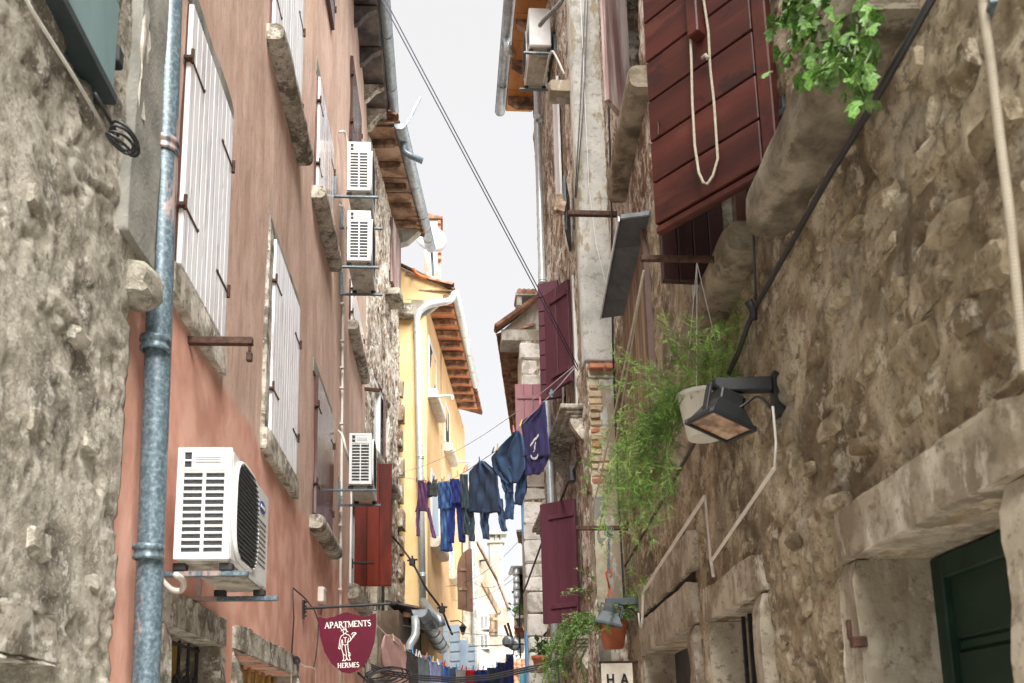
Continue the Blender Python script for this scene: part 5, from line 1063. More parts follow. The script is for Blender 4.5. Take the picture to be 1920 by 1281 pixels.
g = MB(FC); g.box((a0[0]-.06, -.06, a1[1]), (a1[0]+.06, .51, a1[1]+.08), .01); 
for x in (a0[0]+.02, (a0[0]+a1[0])/2-.04, a1[0]-.10): g.box((x, .02, a1[1]+.08), (x+.08, .42, a1[1]+.30), .005)
g.build('chimney_cap', SILL, ch)
g = MB(FC); xm = (a0[0]+a1[0])/2; g.prism([(a0[0]-.14, a1[1]+.30), (a1[0]+.14, a1[1]+.30), (xm, a1[1]+.52)], -.12, .57); g.build('chimney_roof', PALECEM, ch)
for (px, py, lab) in ((893, 1180, 'upper of two air conditioners on the far white house'), (893, 1217, 'lower of two air conditioners on the far white house')):
    a, b = FW.at(px, py); aircon(lab, Fr(tuple(FW.p(a+.10, -.0, 0)), (.1, 1)), 0, b, .8, .50, .28, -.0, 0, .04)
a, b = FW.at(915, 1192); shutter(WH, FW.sub(a, -.0, b), .30, .66, 2, BAREWOOD, .04, False, (.15, .5), (), 1, 'bare wood shutter on the far white house')
a, b = FW.at(897, 1260); g = MB(FW); g.box((a, -.1, b), (a+.5, .02, b+.3), .03); g.build('vent_hood', WHITEM, WH)
# end of the lane: stone wall, low tiled roof
FE = Fr((0, 34), (1, 0))
EH = thing('end_house', 'low stone house with a tiled roof closing the far end of the lane', 'building', Vector((2.2, 34, 0)), 'houses along the lane')
x0, z0 = FE.at(944, 1195); x1, _ = FE.at(1010, 1195)
wall(EH, FE, x0-.4, x1+1, z0-3.2, FE.at(960, 1158)[1], .08, STONE_FAR, rubble(.5, .3, .08, .4, .03, 81), (), .3)
a, b = FE.at(945, 1281), FE.at(990, 1230); FRf = Fr((0, 30), (1, 0)); a, b = FRf.at(948, 1290); 
roof_tiles(EH, FRf, a, a+1.1, -.3, b, R_(38), 5, .17, .36)
a, b = FRf.at(966, 1228); aircon('grey box of an air conditioner beside the hanging pulleys', Fr((0, 29.8), (1, 0)), FRf.at(964, 1230)[0], FRf.at(964, 1230)[1], .5, .5, .25, .0, 0, .02)
# things on the roofs beyond the stone house
CHm = thing('chimney_stack', 'whitewashed chimney with a tiled cap behind the stone house gutter', 'chimney', atY(810, 560, 22)); FK = Fr((0, 22), (1, 0)); a, b = FK.at(796, 560), FK.at(826, 412)
g = MB(FK); g.box((a[0], 0, 8), (b[0], .5, b[1]), .01); g.build('stack', WHITEP, CHm); g = MB(FK); g.prism([(a[0]-.05, b[1]), (b[0]+.06, b[1]), (b[0]+.06, b[1]+.06), (a[0]+.1, b[1]+.14)], -.06, .56); g.build('cap', TILE, CHm)
for i in range(7): piece('brick', BRICK, CHm, FK.M @ Matrix.Translation((b[0]-.03, .05, b[1]-.12-.17*i)), (.08, .3, .10), .01, .006)
c = atY(808, 446, 21); T = thing('satellite_dish', 'white satellite dish half hidden behind the gutter', 'satellite dish', c); m = MB(); m.lathe([(.0, .06), (.25, .04), (.42, 0), (.42, -.015), (.25, .02), (0, .04)], c, (.3, -1, .2), 24, False); m.build('dish', mat('grey_dish', (.30, .30, .30), (.36, .36, .36), rough=.5, bump=0), T, True); m = MB(); m.tube([c+Vector((0, .1, -.05)), c+Vector((.05, .25, -.9))], .03, 6); m.build('mast', GALV, T)
wire('hose', 'orange hose curled over the yellow gable', [atY(775, 505, 19.2), atY(780, 513, 19.15), atY(790, 519, 19.15), atY(800, 521, 19.2)], .04, mat('orange_hose', (.6, .16, .04), rough=.5), 'hose')
# ================================================================ LOW ROOF WITH GUTTER, BLUE SHUTTERS
LH = thing('low_house', 'low dark house with a sloping grey gutter under the yellow wall', 'building', atY(800, 1240, 18))
n0 = atY(787, 1143, 16.4); n1 = atY(829, 1214, 20.6); dL = n1-n0; FLo = Fr((n0.x-.32, n0.y+.1), (dL.x, dL.y))
LL = dL.length; g = MB(FLo); g.box((-.4, 0, 0), (LL+.5, .8, n0.z-.05), .01); g.build('wall', mat('dark_brown_wall', (.09, .06, .04), (.17, .12, .08), scale=3, bump=.4), LH)
slab([FLo.p(-.1, .3, n0.z+.15), FLo.p(LL, .3, n0.z+.15), FLo.p(LL, -.30, n0.z+.02), FLo.p(-.1, -.30, n0.z+.02)], .04, 'eaves', SOFFIT_D, LH)
for i in range(5): x = .1+i*LL/5; g = MB(); g.bar(FLo.p(x, .0, n0.z-.06), FLo.p(x, -.28, n0.z-.10), .08, .10, .008); g.build('rafter', RAFTER, LH)
gutter(LH, n0, n1, .15, GUTTER, rings=[.15, .32, .5, .68, .85])
pass
pts = [n0+Vector((-.08, .06, -.12)), atY(780, 1192, 16.4), atY(768, 1208, 16.35), atY(766, 1225, 16.35), atY(765, 1330, 16.35)]
pipe('zinc downpipe with a double bend under the low grey gutter', bend(pts, 5, .15), .078, ZINC_PALE, [])
pts = [atY(793, 1128, 19.0), atY(808, 1150, 18.4), atY(824, 1160, 18.2), atY(828, 1175, 18.2)]; pipe('short grey pipe elbow behind the low gutter', bend(pts, 5, .2), .09, GUTTER, [])
for i, (px0, px1, pt, hz) in enumerate(((829, 844, 1162, False), (844, 864, 1178, True), (864, 879, 1200, False), (879, 892, 1214, True))):
    y_ = 22.2; a = atY(px0, 1330, y_); b = atY(px1, 1330, y_); t = atY(px0, pt, y_); a.z = .6
    F_ = Fr(tuple(a), (b.x-a.x, (.10, -.06, .05, -.05)[i])); T = thing('folding_shutter', ('tall grey white shutter panel right of the zinc pipe', 'pale blue shutter panel with horizontal boards below the yellow house', 'plain pale blue shutter panel left of the far air conditioners', 'narrow boarded pale blue shutter panel, shortest of the row')[i], 'shutter', F_, 'pale blue shutter panels'); wd_ = (b-a).to_2d().length*1.02; h_ = t.z-.6
    m = MB(F_); m.box((0, 0, 0), (wd_, .04, h_), .004); m.build('panel', SKYBLUE, T)
    for k in range(int(h_/.22)):
        if hz: piece('board', SKYBLUE, T, F_.M @ Matrix.Translation((wd_/2, -.012, .12+.235*k)) @ Matrix.Rotation(-.05, 4, 'Y'), (round(wd_-.02, 2), .04, .185), .006)
# ================================================================ WHITE STONE HOUSE ON THE RIGHT
YW = 15.4; FWf = Fr((0, YW), (1, 0)); wx = lambda px, py: FWf.at(px, py)
XL = (wx(985, 1000)[0]+wx(976, 680)[0])/2; FWs = Fr((XL, YW), (-.12, -1))
SW = thing('white_stone_house', 'narrow house of pale stone blocks with tiled eaves behind the maroon shutters', 'building', Vector((XL+.5, 17, 0)), 'houses along the lane')
zt = wx(1000, 640)[1]; MORT = mat('pale_mortar', (.48, .45, .39), (.60, .57, .51), scale=8, bump=.5)
WSTONE = mat('white_block', (.60, .58, .53), (.76, .745, .70), (.82, .81, .78), scale=5, rough=.92, bump=.7, bscale=22, bdist=.015, stain=.7, stcol=(.36, .335, .28), stscale=4, stlo=.52, sthi=.7, var=.12)
g = MB(FWf); g.box((XL+.02, .03, 0), (2.6, .9, zt), 0); g.build('wall', MORT, SW); rg = random.Random(8); z = 0.4
while z < zt-.12:
    h = rg.uniform(.22, .42); x = XL
    while x < XL+.62:
        w = rg.uniform(.25, .6); piece('stone', WSTONE, SW, FWf.M @ Matrix.Translation((x+w/2, .02+rg.uniform(-.02, .02), z+h/2)) @ Matrix.Rotation(rg.uniform(-.03, .03), 4, 'Y'), (round(w-.02, 1)+.02, .14, round(h-.02, 2)), .025, .014); x += w
    z += h
g = MB(FWf); g.box((XL-.34, -.02, zt), (2.3, .5, zt+.22), .01); g.build('cornice', WHITEP, SW)
a, b, c = wx(931, 616), wx(1008, 556), wx(1040, 520); g = MB(FWf); g.prism([(a[0]+.12, zt+.22), (2.6, zt+.22), (2.6, c[1]), (b[0], b[1]-.05)], .02, .5); g.build('gable', WHITEP, SW)
g = MB(FWf); g.bar((a[0]-.03, -.02, a[1]-.02), (b[0]+.1, -.02, b[1]+.02), .3, .07, .01); g.build('verge', TILE, SW)
g = MB(FWs); g.box((-7, 0.02, 0), (-.0, .5, zt), 0); g.build('side_wall', STONE_FAR, SW)
zr = zt+.1
for i in range(9):
    x = -.25-i*.62; slab([FWs.p(x-.55, .1, zr-.02), FWs.p(x, .1, zr-.02), FWs.p(x, -.34, zr-.06), FWs.p(x-.55, -.34, zr-.06)], .03, 'soffit_tile', mat('brown_tile_underside', (.13, .06, .035), (.27, .14, .08), scale=5, bump=.3, var=.25), SW)
    m = MB(); m.bar(FWs.p(x-.58, .1, zr-.12), FWs.p(x-.58, -.30, zr-.15), .09, .10, .01); m.build('rafter', RAFTER, SW)
roof_tiles(SW, FWs, -6.5, -.05, -.42, zr, R_(16), 2, .2, .4)
a, b = wx(973, 592), wx(1006, 548); g = MB(FWf); g.box((a[0], .1, b[1]-.8), (b[0], .5, b[1]-.22), .01); cm = g.build('chimney', WHITEP, SW); g = MB(FWf); g.box((a[0]-.02, .09, b[1]-.22), (a[0]+.07, .5, b[1]-.02), .006); g.box((b[0]-.07, .09, b[1]-.22), (b[0], .5, b[1]-.02), .006); g.box((a[0]-.04, .06, b[1]-.03), (b[0]+.04, .54, b[1]+.04), .006); g.build('chimney_cap', PALECEM, cm)
for i in range(4): m = MB(FWf); m.lathe([(.05, 0), (.05, .5)], (a[0]+.03+i*.085, .05, b[1]+.05), (0, 1, 0), 8); m.build('ridge_tile', TILE, cm)
G_ = leaf(SW, FWf, (965, 722), (1014, 719), (1018, 830), (968, 830), 3, MAROON_P, 'faded pale maroon shutter below the tiled eaves') if False else None
a = atY(965, 722, 14.9); b = atY(1014, 719, 14.9); F_ = Fr((a.x, 14.9, a.z-1.35), (1, 0)); s_ = shutter(SW, F_, b.x-a.x, 1.35, 3, MAROON_P, .05, False, (1.1, .2), (), 1, 'faded pale maroon shutter below the tiled eaves', bh=.06)
for py0, py1, yy, lab in ((880, 1005, 15.9, 'azure shutter seen edge on behind the washing'), (1185, 1300, 15.7, 'azure door leaf at the foot of the white stone house')):
    a, b = atY(976 if py0 < 1000 else 984, py0, yy), atY(989 if py0 < 1000 else 998, py1, yy); F_ = Fr((a.x, yy, min(b.z, a.z)), (1, .3)); shutter(SW, F_, b.x-a.x+.02, a.z-b.z, 3, AZURE, .05, False, (), (), 1, lab)
a = atY(978, 1252, 16.5); F_ = Fr((a.x-.04, 16.5, .9), (1, .2)); shutter(SW, F_, .16, a.z-.9, 2, mat('turquoise_wood', (.10, .36, .50), (.15, .43, .58), bump=.1), .04, False, (), (), 1, 'turquoise panel low beside the azure door')
for py in (1010, 1165): 
    a = FWs.at(985, py, -.1); moulded_sill(SW, FWs, a[0]-.2, a[0]+.9, a[1], .26)
# balcony with a trough of plants
BY = 20.0; FBa = Fr((0, BY), (1, 0)); a, b = FBa.at(966, 1190), FBa.at(992, 1065)
BT = thing('balcony', 'small white balcony with a tiled drain column and potted greenery', 'balcony', FBa.p(a[0], 0, a[1]))
g = MB(FBa); g.box((a[0], 0, a[1]-.10), (b[0]+.3, .9, a[1]), .01); g.build('slab', WHITEM, BT); g = MB(FBa); g.box((a[0]-.06, -.02, b[1]), (b[0]+.3, .9, b[1]+.05), .005); g.build('roof_sheet', GUTTER, BT)
for i in range(9): m = MB(FBa); z = a[1]+i*(b[1]-a[1])/9; m.lathe([(.075, 0), (.08, .02), (.066, (b[1]-a[1])/9)], (a[0]+.06, .05, z), (0, 0, 1), 10); m.build('drain_tile', ZINC_PALE, BT, True)
g = MB(FBa); g.box((a[0]+.15, .85, a[1]), (b[0]+.3, .9, b[1]), .0); g.build('back_wall', DARKIN, BT)
g = MB(FBa); g.tube([(b[0]-.03, -.02, a[1]), (b[0]-.03, -.02, b[1])], .03, 6); g.build('post', BLACKI, BT)

# clutter of the far end: pipes, lamps, wires
pipe('grey downpipe on the far white house beside the air conditioners', [FW.P(884, 985, -.1), FW.P(886, 1060, -.1), FW.P(889, 1150, -.1), FW.P(890, 1290, -.1)], .07, GUTTER, [], n=10)
a, b = FW.P(900, 1052, 0), FW.P(912, 1050, -.5); T = thing('wall_bracket', 'thin dark rail sticking out of the far white house', 'bracket', a); m = MB(); m.tube([a, b], .03, 6); m.build('arm', BLACKI, T)
for lab, p, q, sg in (('thin wire sagging across the far end above the washing', (830, 1100), (985, 1000), .3), ('second thin wire across the far end, lower and flatter', (850, 1125), (975, 1075), .2), ('dark wire from the arched shutter to the balcony', (880, 1085), (970, 1062), .35)):
    wire('overhead_wire', lab, sag(atY(p[0], p[1], 23), atY(q[0], q[1], 19.5), sg, 14), .005, DARKLINE)
T = thing('street_lamp', 'dark wall lantern under the brown arched shutter', 'lamp', atY(868, 1180, 21.5)); c = atY(868, 1180, 21.5); m = MB(Matrix.Translation(c)); m.lathe([(.03, -.13), (.08, .03), (.095, .05), (.03, .12), (.0, .14)], (0, 0, 0), (0, 0, 1), 8); m.build('lantern', BLACKI, T); m = MB(Matrix.Translation(c)); m.tube([(0, 0, .13), (-.10, .1, .22), (-.30, .2, .22)], .015, 6); m.build('arm', BLACKI, T)
# ================================================================ WASHING LINES
def cloth_mat(name, *c, **k): return mat(name, *c, rough=.9, bump=.15, bscale=300, var=0, **k)
def garment(label, mt, F, strips, T0, group, rows=16, cols=14, fold=.022, name='garment', print_=None, th=.006):
    """Cloth sheets lofted between left and right edges given in photo pixels on the plane of the line."""
    V = []; Q = []; rg = random.Random(len(label)*7+int(sum(map(ord, label)) % 97)); k = 0
    for si, st in enumerate(strips):
        ys = np.array([r[0] for r in st], float); L_ = np.array([r[1] for r in st], float); R__ = np.array([r[2] for r in st], float)
        h = ys[-1]-ys[0]; nr = max(4, int(rows*min(1, h/250)+3)); ph = rg.random()*9; f1 = rg.uniform(2.2, 3.6); off = si*.012
        for j in range(nr+1):
            y = ys[0]+h*j/nr; l = np.interp(y, ys, L_); r = np.interp(y, ys, R__); w_ = (r-l)*.03; l += rg.uniform(-1.2, 1.2)-w_; r += rg.uniform(-1.2, 1.2)+w_
            for i in range(cols+1):
                u = i/cols; px, py = T0(l+(r-l)*u, y+4*math.sin(u*6.3+ph)*(j/nr)); a, b = F.at(px, py)
                tt = j/nr; d = fold*(math.sin((u+.25*tt*(u-.5))*f1*6.28+ph+1.6*math.sin(tt*3+ph))*(.5+.3*tt)+.45*math.sin((u*2.3-tt*1.6+ph)*6.28)*(1-.5*tt)+.3*math.sin(u*31+3*tt+ph))*min(1, 2.5*min(u, 1-u)+.35)
                V.append((a, d+off, b))
        n = cols+1
        for j in range(nr):
            for i in range(cols): Q.append((k+j*n+i, k+(j+1)*n+i, k+(j+1)*n+i+1, k+j*n+i+1))
        k += (nr+1)*n
    m = MB(F); m.add(V, Q); o = single(m, name, mt, label, 'laundry', group, True)
    s = o.modifiers.new('thickness', 'SOLIDIFY'); s.thickness = th; s.offset = 0
    return o
_pegs = [mat('peg_'+n, c, rough=.5, bump=0) for n, c in (('wood', (.5, .38, .22)), ('blue', (.08, .25, .55)), ('red', (.55, .05, .05)), ('yellow', (.7, .55, .10)), ('white', (.7, .7, .68)), ('dark', (.05, .05, .06)), ('pink', (.65, .2, .25)))]
_pn = ['wooden', 'blue', 'red', 'yellow', 'white', 'dark', 'pink']
def peg(pos, ci, label, s=1.0, group='clothes pegs'):
    m = MB(Matrix.Translation(pos) @ Matrix.Rotation(random.uniform(-.5, .5), 4, 'Z') @ Matrix.Rotation(random.uniform(-.35, .35), 4, 'Y')); m.add([(-.010*s, -.008*s, -.035*s), (.010*s, -.008*s, -.035*s), (.010*s, .008*s, -.035*s), (-.010*s, .008*s, -.035*s), (-.004*s, -.012*s, .05*s), (.004*s, -.012*s, .05*s), (.004*s, .012*s, .05*s), (-.004*s, .012*s, .05*s)], [(3, 2, 1, 0), (4, 5, 6, 7)]+[(i, (i+1) % 4, (i+1) % 4+4, i+4) for i in range(4)])
    return single(m, 'clothes_peg', _pegs[ci], label, 'clothes peg', group)
pr_ = atY(1086, 680, 9.33); pl_ = F1.P(742, 893, -.10); dl = pl_-pr_; FLn = Fr((pl_.x, pl_.y, 0), (-dl.x, -dl.y))
c6 = lambda x, y: (760+x/4.003, 740+y/4.003)
def on(F, c, x, y, d=0): a, b = F.at(*c(x, y)); return F.p(a, d, b)
lp = [(742, 893)]+[c6(*q) for q in [(60, 632), (165, 655), (250, 662), (330, 645), (410, 600), (475, 565), (568, 498), (700, 408), (835, 268), (1030, 65)]]+[(1050, 722), (1086, 680)]
m = MB(FLn); m.tube([(a, 0, b) for a, b in (FLn.at(*p) for p in lp)], .006, 6); single(m, 'clothes_line', LINE, 'pale washing line strung across the lane with dark clothes', 'washing line', None, True)
GT = 'dark clothes on the upper washing line'
NAVY = cloth_mat('navy_cotton', (0.029, 0.026, 0.113), (0.041, 0.037, 0.153), scale=5); SLATEB = cloth_mat('dark_slate_cotton', (0.024, 0.051, 0.108), (0.041, 0.076, 0.152), scale=5); DENIM = cloth_mat('blue_denim', (0.025, 0.081, 0.324), (0.063, 0.180, 0.540), (0.162, 0.324, 0.600), scale=5, stretch=(1, 1, .4)); ROYAL = cloth_mat('royal_blue_cotton', (0.017, 0.038, 0.252), (0.033, 0.063, 0.353), scale=5)
GREENG = cloth_mat('green_grey_cotton', (0.043, 0.076, 0.101), (0.068, 0.112, 0.144), scale=5); PURP = cloth_mat('dusty_purple_cotton', (.20, .09, .24), (.26, .125, .30), scale=5); STRIPE = cloth_mat('striped_wool', (.04, .06, .055), (.22, .25, .24), scale=16, stretch=(.2, .2, 6))
garment('dusty purple top pinned upside down at the left end of the line', PURP, FLn, [[(640, 92, 160), (700, 94, 164), (780, 96, 168), (840, 90, 167), (878, 78, 164)], [(868, 78, 104), (930, 81, 99), (1062, 82, 95)], [(850, 148, 172), (960, 172, 194), (1074, 194, 221)]], c6, GT)
garment('small dark sock between the purple top and the striped cap', SLATEB, FLn, [[(648, 166, 186), (700, 164, 198), (772, 170, 202)]], c6, GT, cols=5)
garment('small striped grey cap pinned beside the blue jeans', STRIPE, FLn, [[(636, 206, 238), (690, 188, 246), (764, 182, 240)]], c6, GT, cols=6)
garment('faded blue jeans hanging by the waist', DENIM, FLn, [[(652, 248, 335), (760, 250, 348), (860, 254, 352)], [(850, 256, 325), (1000, 262, 330), (1178, 264, 350)], [(850, 300, 352), (1000, 302, 348), (1110, 300, 352)]], c6, GT)
garment('royal blue trousers between the jeans and the green grey trousers', ROYAL, FLn, [[(632, 340, 406), (760, 338, 420), (820, 334, 424)], [(800, 332, 372), (950, 328, 366), (1112, 322, 360)], [(800, 366, 426), (950, 380, 434), (1108, 393, 439)]], c6, GT)
garment('green grey trousers left of the dark sweater', GREENG, FLn, [[(598, 410, 466), (760, 416, 474), (860, 422, 482)], [(850, 420, 468), (1052, 425, 474)], [(850, 460, 500), (960, 470, 505), (1100, 470, 508)]], c6, GT)
garment('dark slate sweater with dangling sleeves', SLATEB, FLn, [[(500, 552, 592), (540, 520, 640), (580, 486, 690), (690, 482, 696), (800, 480, 702), (888, 476, 700)], [(860, 556, 628), (960, 560, 612), (1084, 582, 624)], [(780, 648, 712), (900, 686, 728), (1024, 712, 744)]], c6, GT, 22, 22, .03)
garment('dark slate long sleeved shirt hanging beside the navy t-shirt', mat('dark_teal_cotton', (0.022, 0.058, 0.130), (0.039, 0.086, 0.187), scale=5, rough=.9, bump=.15, var=0), FLn, [[(272, 828, 852), (320, 780, 884), (400, 700, 890), (470, 646, 893), (560, 668, 895), (620, 720, 868), (668, 772, 838)], [(540, 690, 790), (650, 712, 800), (735, 738, 800)], [(730, 740, 794), (830, 742, 797), (934, 744, 795)], [(540, 838, 894), (640, 824, 892), (740, 806, 884), (826, 804, 852)]], c6, GT, 22, 20, .03)
tee = garment('navy t-shirt with a white print pinned at the right end of the line', NAVY, FLn, [[(55, 1028, 1046), (110, 1000, 1049), (160, 940, 1053), (205, 876, 1058), (280, 884, 1064), (360, 892, 1074), (450, 896, 1080), (470, 896, 1074)], [(460, 894, 1066), (520, 892, 1046), (560, 893, 1024), (602, 893, 990)]], c6, GT, 24, 20, .014)
m = MB(FLn); rg = random.Random(4)
for i in range(9): t = i/8; a, b = FLn.at(*c6(966+56*t, 385-80*t+rg.uniform(-6, 6))); m.box((a-.011, -.046, b-.016), (a+.010, -.042, b+.015), .003)
for i in range(8): t = R_(200+22*i); a, b = FLn.at(*c6(993+26*math.cos(t), 455-28*math.sin(t))); m.box((a-.009, -.046, b-.015), (a+.009, -.042, b+.015), .003)
for (x, y, w, h) in ((996, 400, .035, .06), (1002, 368, .02, .03), (990, 428, .04, .018)): a, b = FLn.at(*c6(x, y)); m.prism([(a-w*.5, b-h*.4), (a+w*.3, b-h*.5), (a+w*.5, b+h*.4), (a, b+h*.6), (a-w*.45, b+h*.2)], -.046, -.042)
lo = Vector(tee.matrix_basis.translation); pm = m.build('print', INKW, None); pm.parent = tee; pm.matrix_basis = Matrix.Translation(-lo)
for i, (x, y, ci) in enumerate(((93, 640, 5), (152, 645, 0), (170, 650, 3), (182, 640, 2), (222, 632, 5), (250, 650, 3), (298, 640, 0), (332, 620, 4), (350, 612, 4), (400, 596, 3), (450, 570, 6), (468, 556, 3), (478, 548, 0), (566, 495, 5), (668, 420, 5), (700, 398, 3), (822, 262, 6), (878, 218, 3), (1024, 52, 6))):
    peg(on(FLn, c6, x, y, -.02), ci, '%s clothes peg %s' % (_pn[ci], ['at the left end of the upper line on the purple top', 'at the right shoulder of the purple top', 'on the small dark sock, leftmost of the yellow pegs', 'on the upper line right beside the small dark sock', 'on the striped grey cap', 'at the left of the waist of the faded jeans', 'on the waist of the faded jeans', 'between the jeans and the royal blue trousers', 'at the top of the royal blue trousers', 'tilted at the left of the green grey trousers', 'on the waist of the green grey trousers', 'just left of the dark sweater', 'at the left shoulder of the dark sweater', 'on the collar of the dark sweater', 'at the left cuff of the long sleeved shirt', 'second from the left on the long sleeved shirt', 'at the top of the long sleeved shirt', 'large and tilted at the left of the navy t-shirt', 'at the topmost corner of the navy t-shirt'][i]), 1.1)
m = MB(); m.tube([pr_+Vector((.06, .05, .02)), pr_+Vector((-.3, .3, .05)), atY(745, 905, 18.6)], .005, 5); wire('clothes_line', 'thin empty washing line just above the line of dark clothes', sag(atY(1086, 678, 9.35), F1.P(738, 888, -.1), .25, 20), .0045, LINE, 'washing line')
pk = atY(1034, 738, 10.1); T = thing('line_pulley', 'little metal pulley near the right end of the washing line', 'pulley', pk); m = MB(); m.lathe([(.03, -.012), (.02, 0), (.03, .012)], pk, (.3, 1, 0), 12); m.build('wheel', GALV, T); m = MB(); m.bar(pk+Vector((0, 0, .05)), pk-Vector((0, 0, .05)), .015, .03); m.build('cheek', GALV, T)
# lower line
c7 = lambda x, y: (700+x/5.317, 1040+y/5.317)
pa = atY(706, 1170, 12.6); pb = atY(*c7(1395, 985), 19.5); d = pb-pa; FL2 = Fr((pa.x, pa.y, 0), (d.x, d.y))
lp = [(706, 1172)]+[c7(*q) for q in [(130, 800), (320, 945), (440, 1010), (560, 1060), (760, 1120), (1000, 1140), (1180, 1110), (1300, 1050), (1395, 985)]]
m = MB(FL2); m.tube([(a, 0, b) for a, b in (FL2.at(*p) for p in lp)], .006, 6); single(m, 'clothes_line', LINE, 'lower washing line sagging across the bottom of the lane', 'washing line', None, True)
GB = 'clothes on the lower washing line'
cm = cloth_mat; E_ = 1500
low = [('large dusty pink shirt at the left end of the lower line', cm('dusty_pink_cotton', (.36, .21, .19), (.45, .28, .25)), [[(795, 120, 190), (850, 98, 262), (920, 82, 305), (1080, 110, 335), (1280, 185, 345), (1380, 200, 345)]]),
       ('dark brown trousers right of the dusty pink shirt', cm('dark_brown_cotton', (.028, .022, .02), (.045, .036, .032)), [[(945, 318, 438), (1280, 335, 440), (E_, 335, 440)]]),
       ('mid grey trousers between the brown and the periwinkle clothes', cm('mid_grey_cotton', (.10, .125, .15), (.16, .185, .21)), [[(1005, 432, 556), (1280, 440, 562), (E_, 440, 560)]]),
       ('periwinkle striped shirt on the lower line', cm('periwinkle_cotton', (.16, .19, .42), (.36, .38, .60), scale=30, stretch=(3, 3, .2)), [[(1062, 560, 690), (1280, 562, 685), (E_, 562, 690)]]),
       ('light denim piece right of the periwinkle shirt', DENIM, [[(1112, 692, 758), (E_, 690, 752)]]), ('darker denim piece left of the pale grey top', cm('grey_denim', (.045, .085, .17), (.08, .13, .23)), [[(1122, 752, 822), (E_, 752, 824)]]),
       ('pale grey lilac top left of the red cloth', cm('pale_lilac_cotton', (.36, .33, .36), (.50, .46, .48)), [[(1142, 822, 916), (E_, 824, 925)]]), ('bright red cloth in the middle of the lower line', cm('bright_red_cotton', (.48, .012, .02), (.58, .025, .03)), [[(1150, 922, 1018), (E_, 926, 1016)]]),
       ('navy blue shorts right of the red cloth', ROYAL, [[(1148, 1018, 1138), (E_, 1022, 1130)]]), ('dark petrol shirt left of the indigo one', cm('petrol_cotton', (.022, .05, .085), (.04, .08, .12)), [[(1125, 1138, 1228), (E_, 1130, 1215)]]),
       ('indigo shirt second from the right on the lower line', cm('indigo_cotton', (.03, .035, .12), (.05, .055, .18)), [[(1075, 1226, 1318), (E_, 1220, 1320)]]), ('bright blue shirt at the right end of the lower line', cm('bright_blue_cotton', (.03, .06, .33), (.06, .11, .45)), [[(992, 1322, 1394), (1120, 1318, 1396), (E_, 1325, 1398)]])]
for lab, mt_, st in low: garment(lab, mt_, FL2, st, c7, GB, 18, 10, .03)
pl2 = ['on the collar of the dusty pink shirt', 'between the pink shirt and the brown trousers', 'over the brown trousers', 'first of three where brown meets grey', 'second of three where brown meets grey', 'third of three where brown meets grey', 'over the grey trousers', 'right of the grey trousers', 'left of the periwinkle shirt', 'over the periwinkle shirt', 'right of the periwinkle shirt', 'over the light denim', 'over the dark denim', 'left of the pale lilac top', 'over the pale lilac top', 'left of the red cloth', 'right of the red cloth', 'over the navy shorts', 'right of the navy shorts', 'over the petrol shirt', 'left of the indigo shirt', 'right of the indigo shirt', 'on the bright blue shirt']
for i, (x, y, ci) in enumerate(((185, 830, 0), (300, 935, 0), (378, 958, 1), (415, 985, 4), (438, 995, 4), (456, 1000, 4), (515, 1015, 6), (558, 1040, 1), (582, 1045, 3), (635, 1075, 4), (700, 1088, 2), (720, 1098, 0), (762, 1110, 4), (820, 1125, 1), (872, 1135, 2), (920, 1142, 2), (985, 1138, 1), (1015, 1138, 4), (1085, 1135, 2), (1185, 1110, 4), (1222, 1095, 1), (1315, 1040, 3), (1388, 985, 2))):
    peg(on(FL2, c7, x, y, -.02), ci, '%s clothes peg %s, lower line' % (_pn[ci], pl2[i]), 1.2)
# ================================================================ CABLES ACROSS THE LANE
for k, (dz, dd) in enumerate(((0, .30), (.05, .33), (-.07, .36))):
    a = atY(690, 1256-6*k, 11.5); b = atY(1056, 1243-2*k, 10.6)
    pts = [atY(x, y+4*(k-1), 11.5-.9*i/6) for i, (x, y) in enumerate(((696, 1250), (725, 1262), (790, 1271), (855, 1275), (920, 1270), (990, 1255), (1056, 1240)))]
    wire('overhead_cable', ('uppermost black cable of the bundle sagging across the lane', 'middle black cable of the bundle sagging across the lane', 'lowest black cable of the bundle sagging across the lane')[k], pts, .0105, BLACKC)
m = MB()
for k in range(6):
    c = atY(708+5*k, 1264+3*(k % 3), 11.5-.1*k); m.tube([c+Vector(((.15+.02*k)*math.cos(t), .06*math.sin(t*2+k), (.055+.01*k)*math.sin(t+.3))) for t in [2*math.pi*i/24 for i in range(25)]], .009, 6)
single(m, 'cable_coil', BLACKC, 'large tangle of black cable loops right of the shield sign', 'cable coil', None, True)
wire('overhead_cable', 'black cable leaving the sign towards the tangle of loops', [atY(672, 1262, 9.0), atY(690, 1280, 10), atY(710, 1300, 11)], .012, BLACKC)
pts = [F1.P(736, 1006, -.15), F1.P(752, 1025, -.2), atY(773, 1054, 17.5), atY(800, 1105, 17.5), atY(829, 1143, 17.6), atY(840, 1172, 17.8), atY(848, 1190, 18)]
wire('overhead_cable', 'black cable with clamps crossing the yellow wall', pts, .022, BLACKC)
for px, py, lab in ((773, 1054, 'upper black clamp on the cable crossing the yellow wall'), (829, 1143, 'lower black clamp on the cable crossing the yellow wall')):
    m = MB(Matrix.Translation(atY(px, py, 17.5))); m.box((-.06, -.05, -.07), (.06, .05, .07), .02); m.tube([(-.10, 0, .03), (.10, 0, .05)], .018, 6); m.tube([(.02, -.04, -.1), (0, -.03, .12)], .018, 6); single(m, 'cable_clamp', BLACKC, lab, 'clamp', 'clamps on the yellow wall cable')
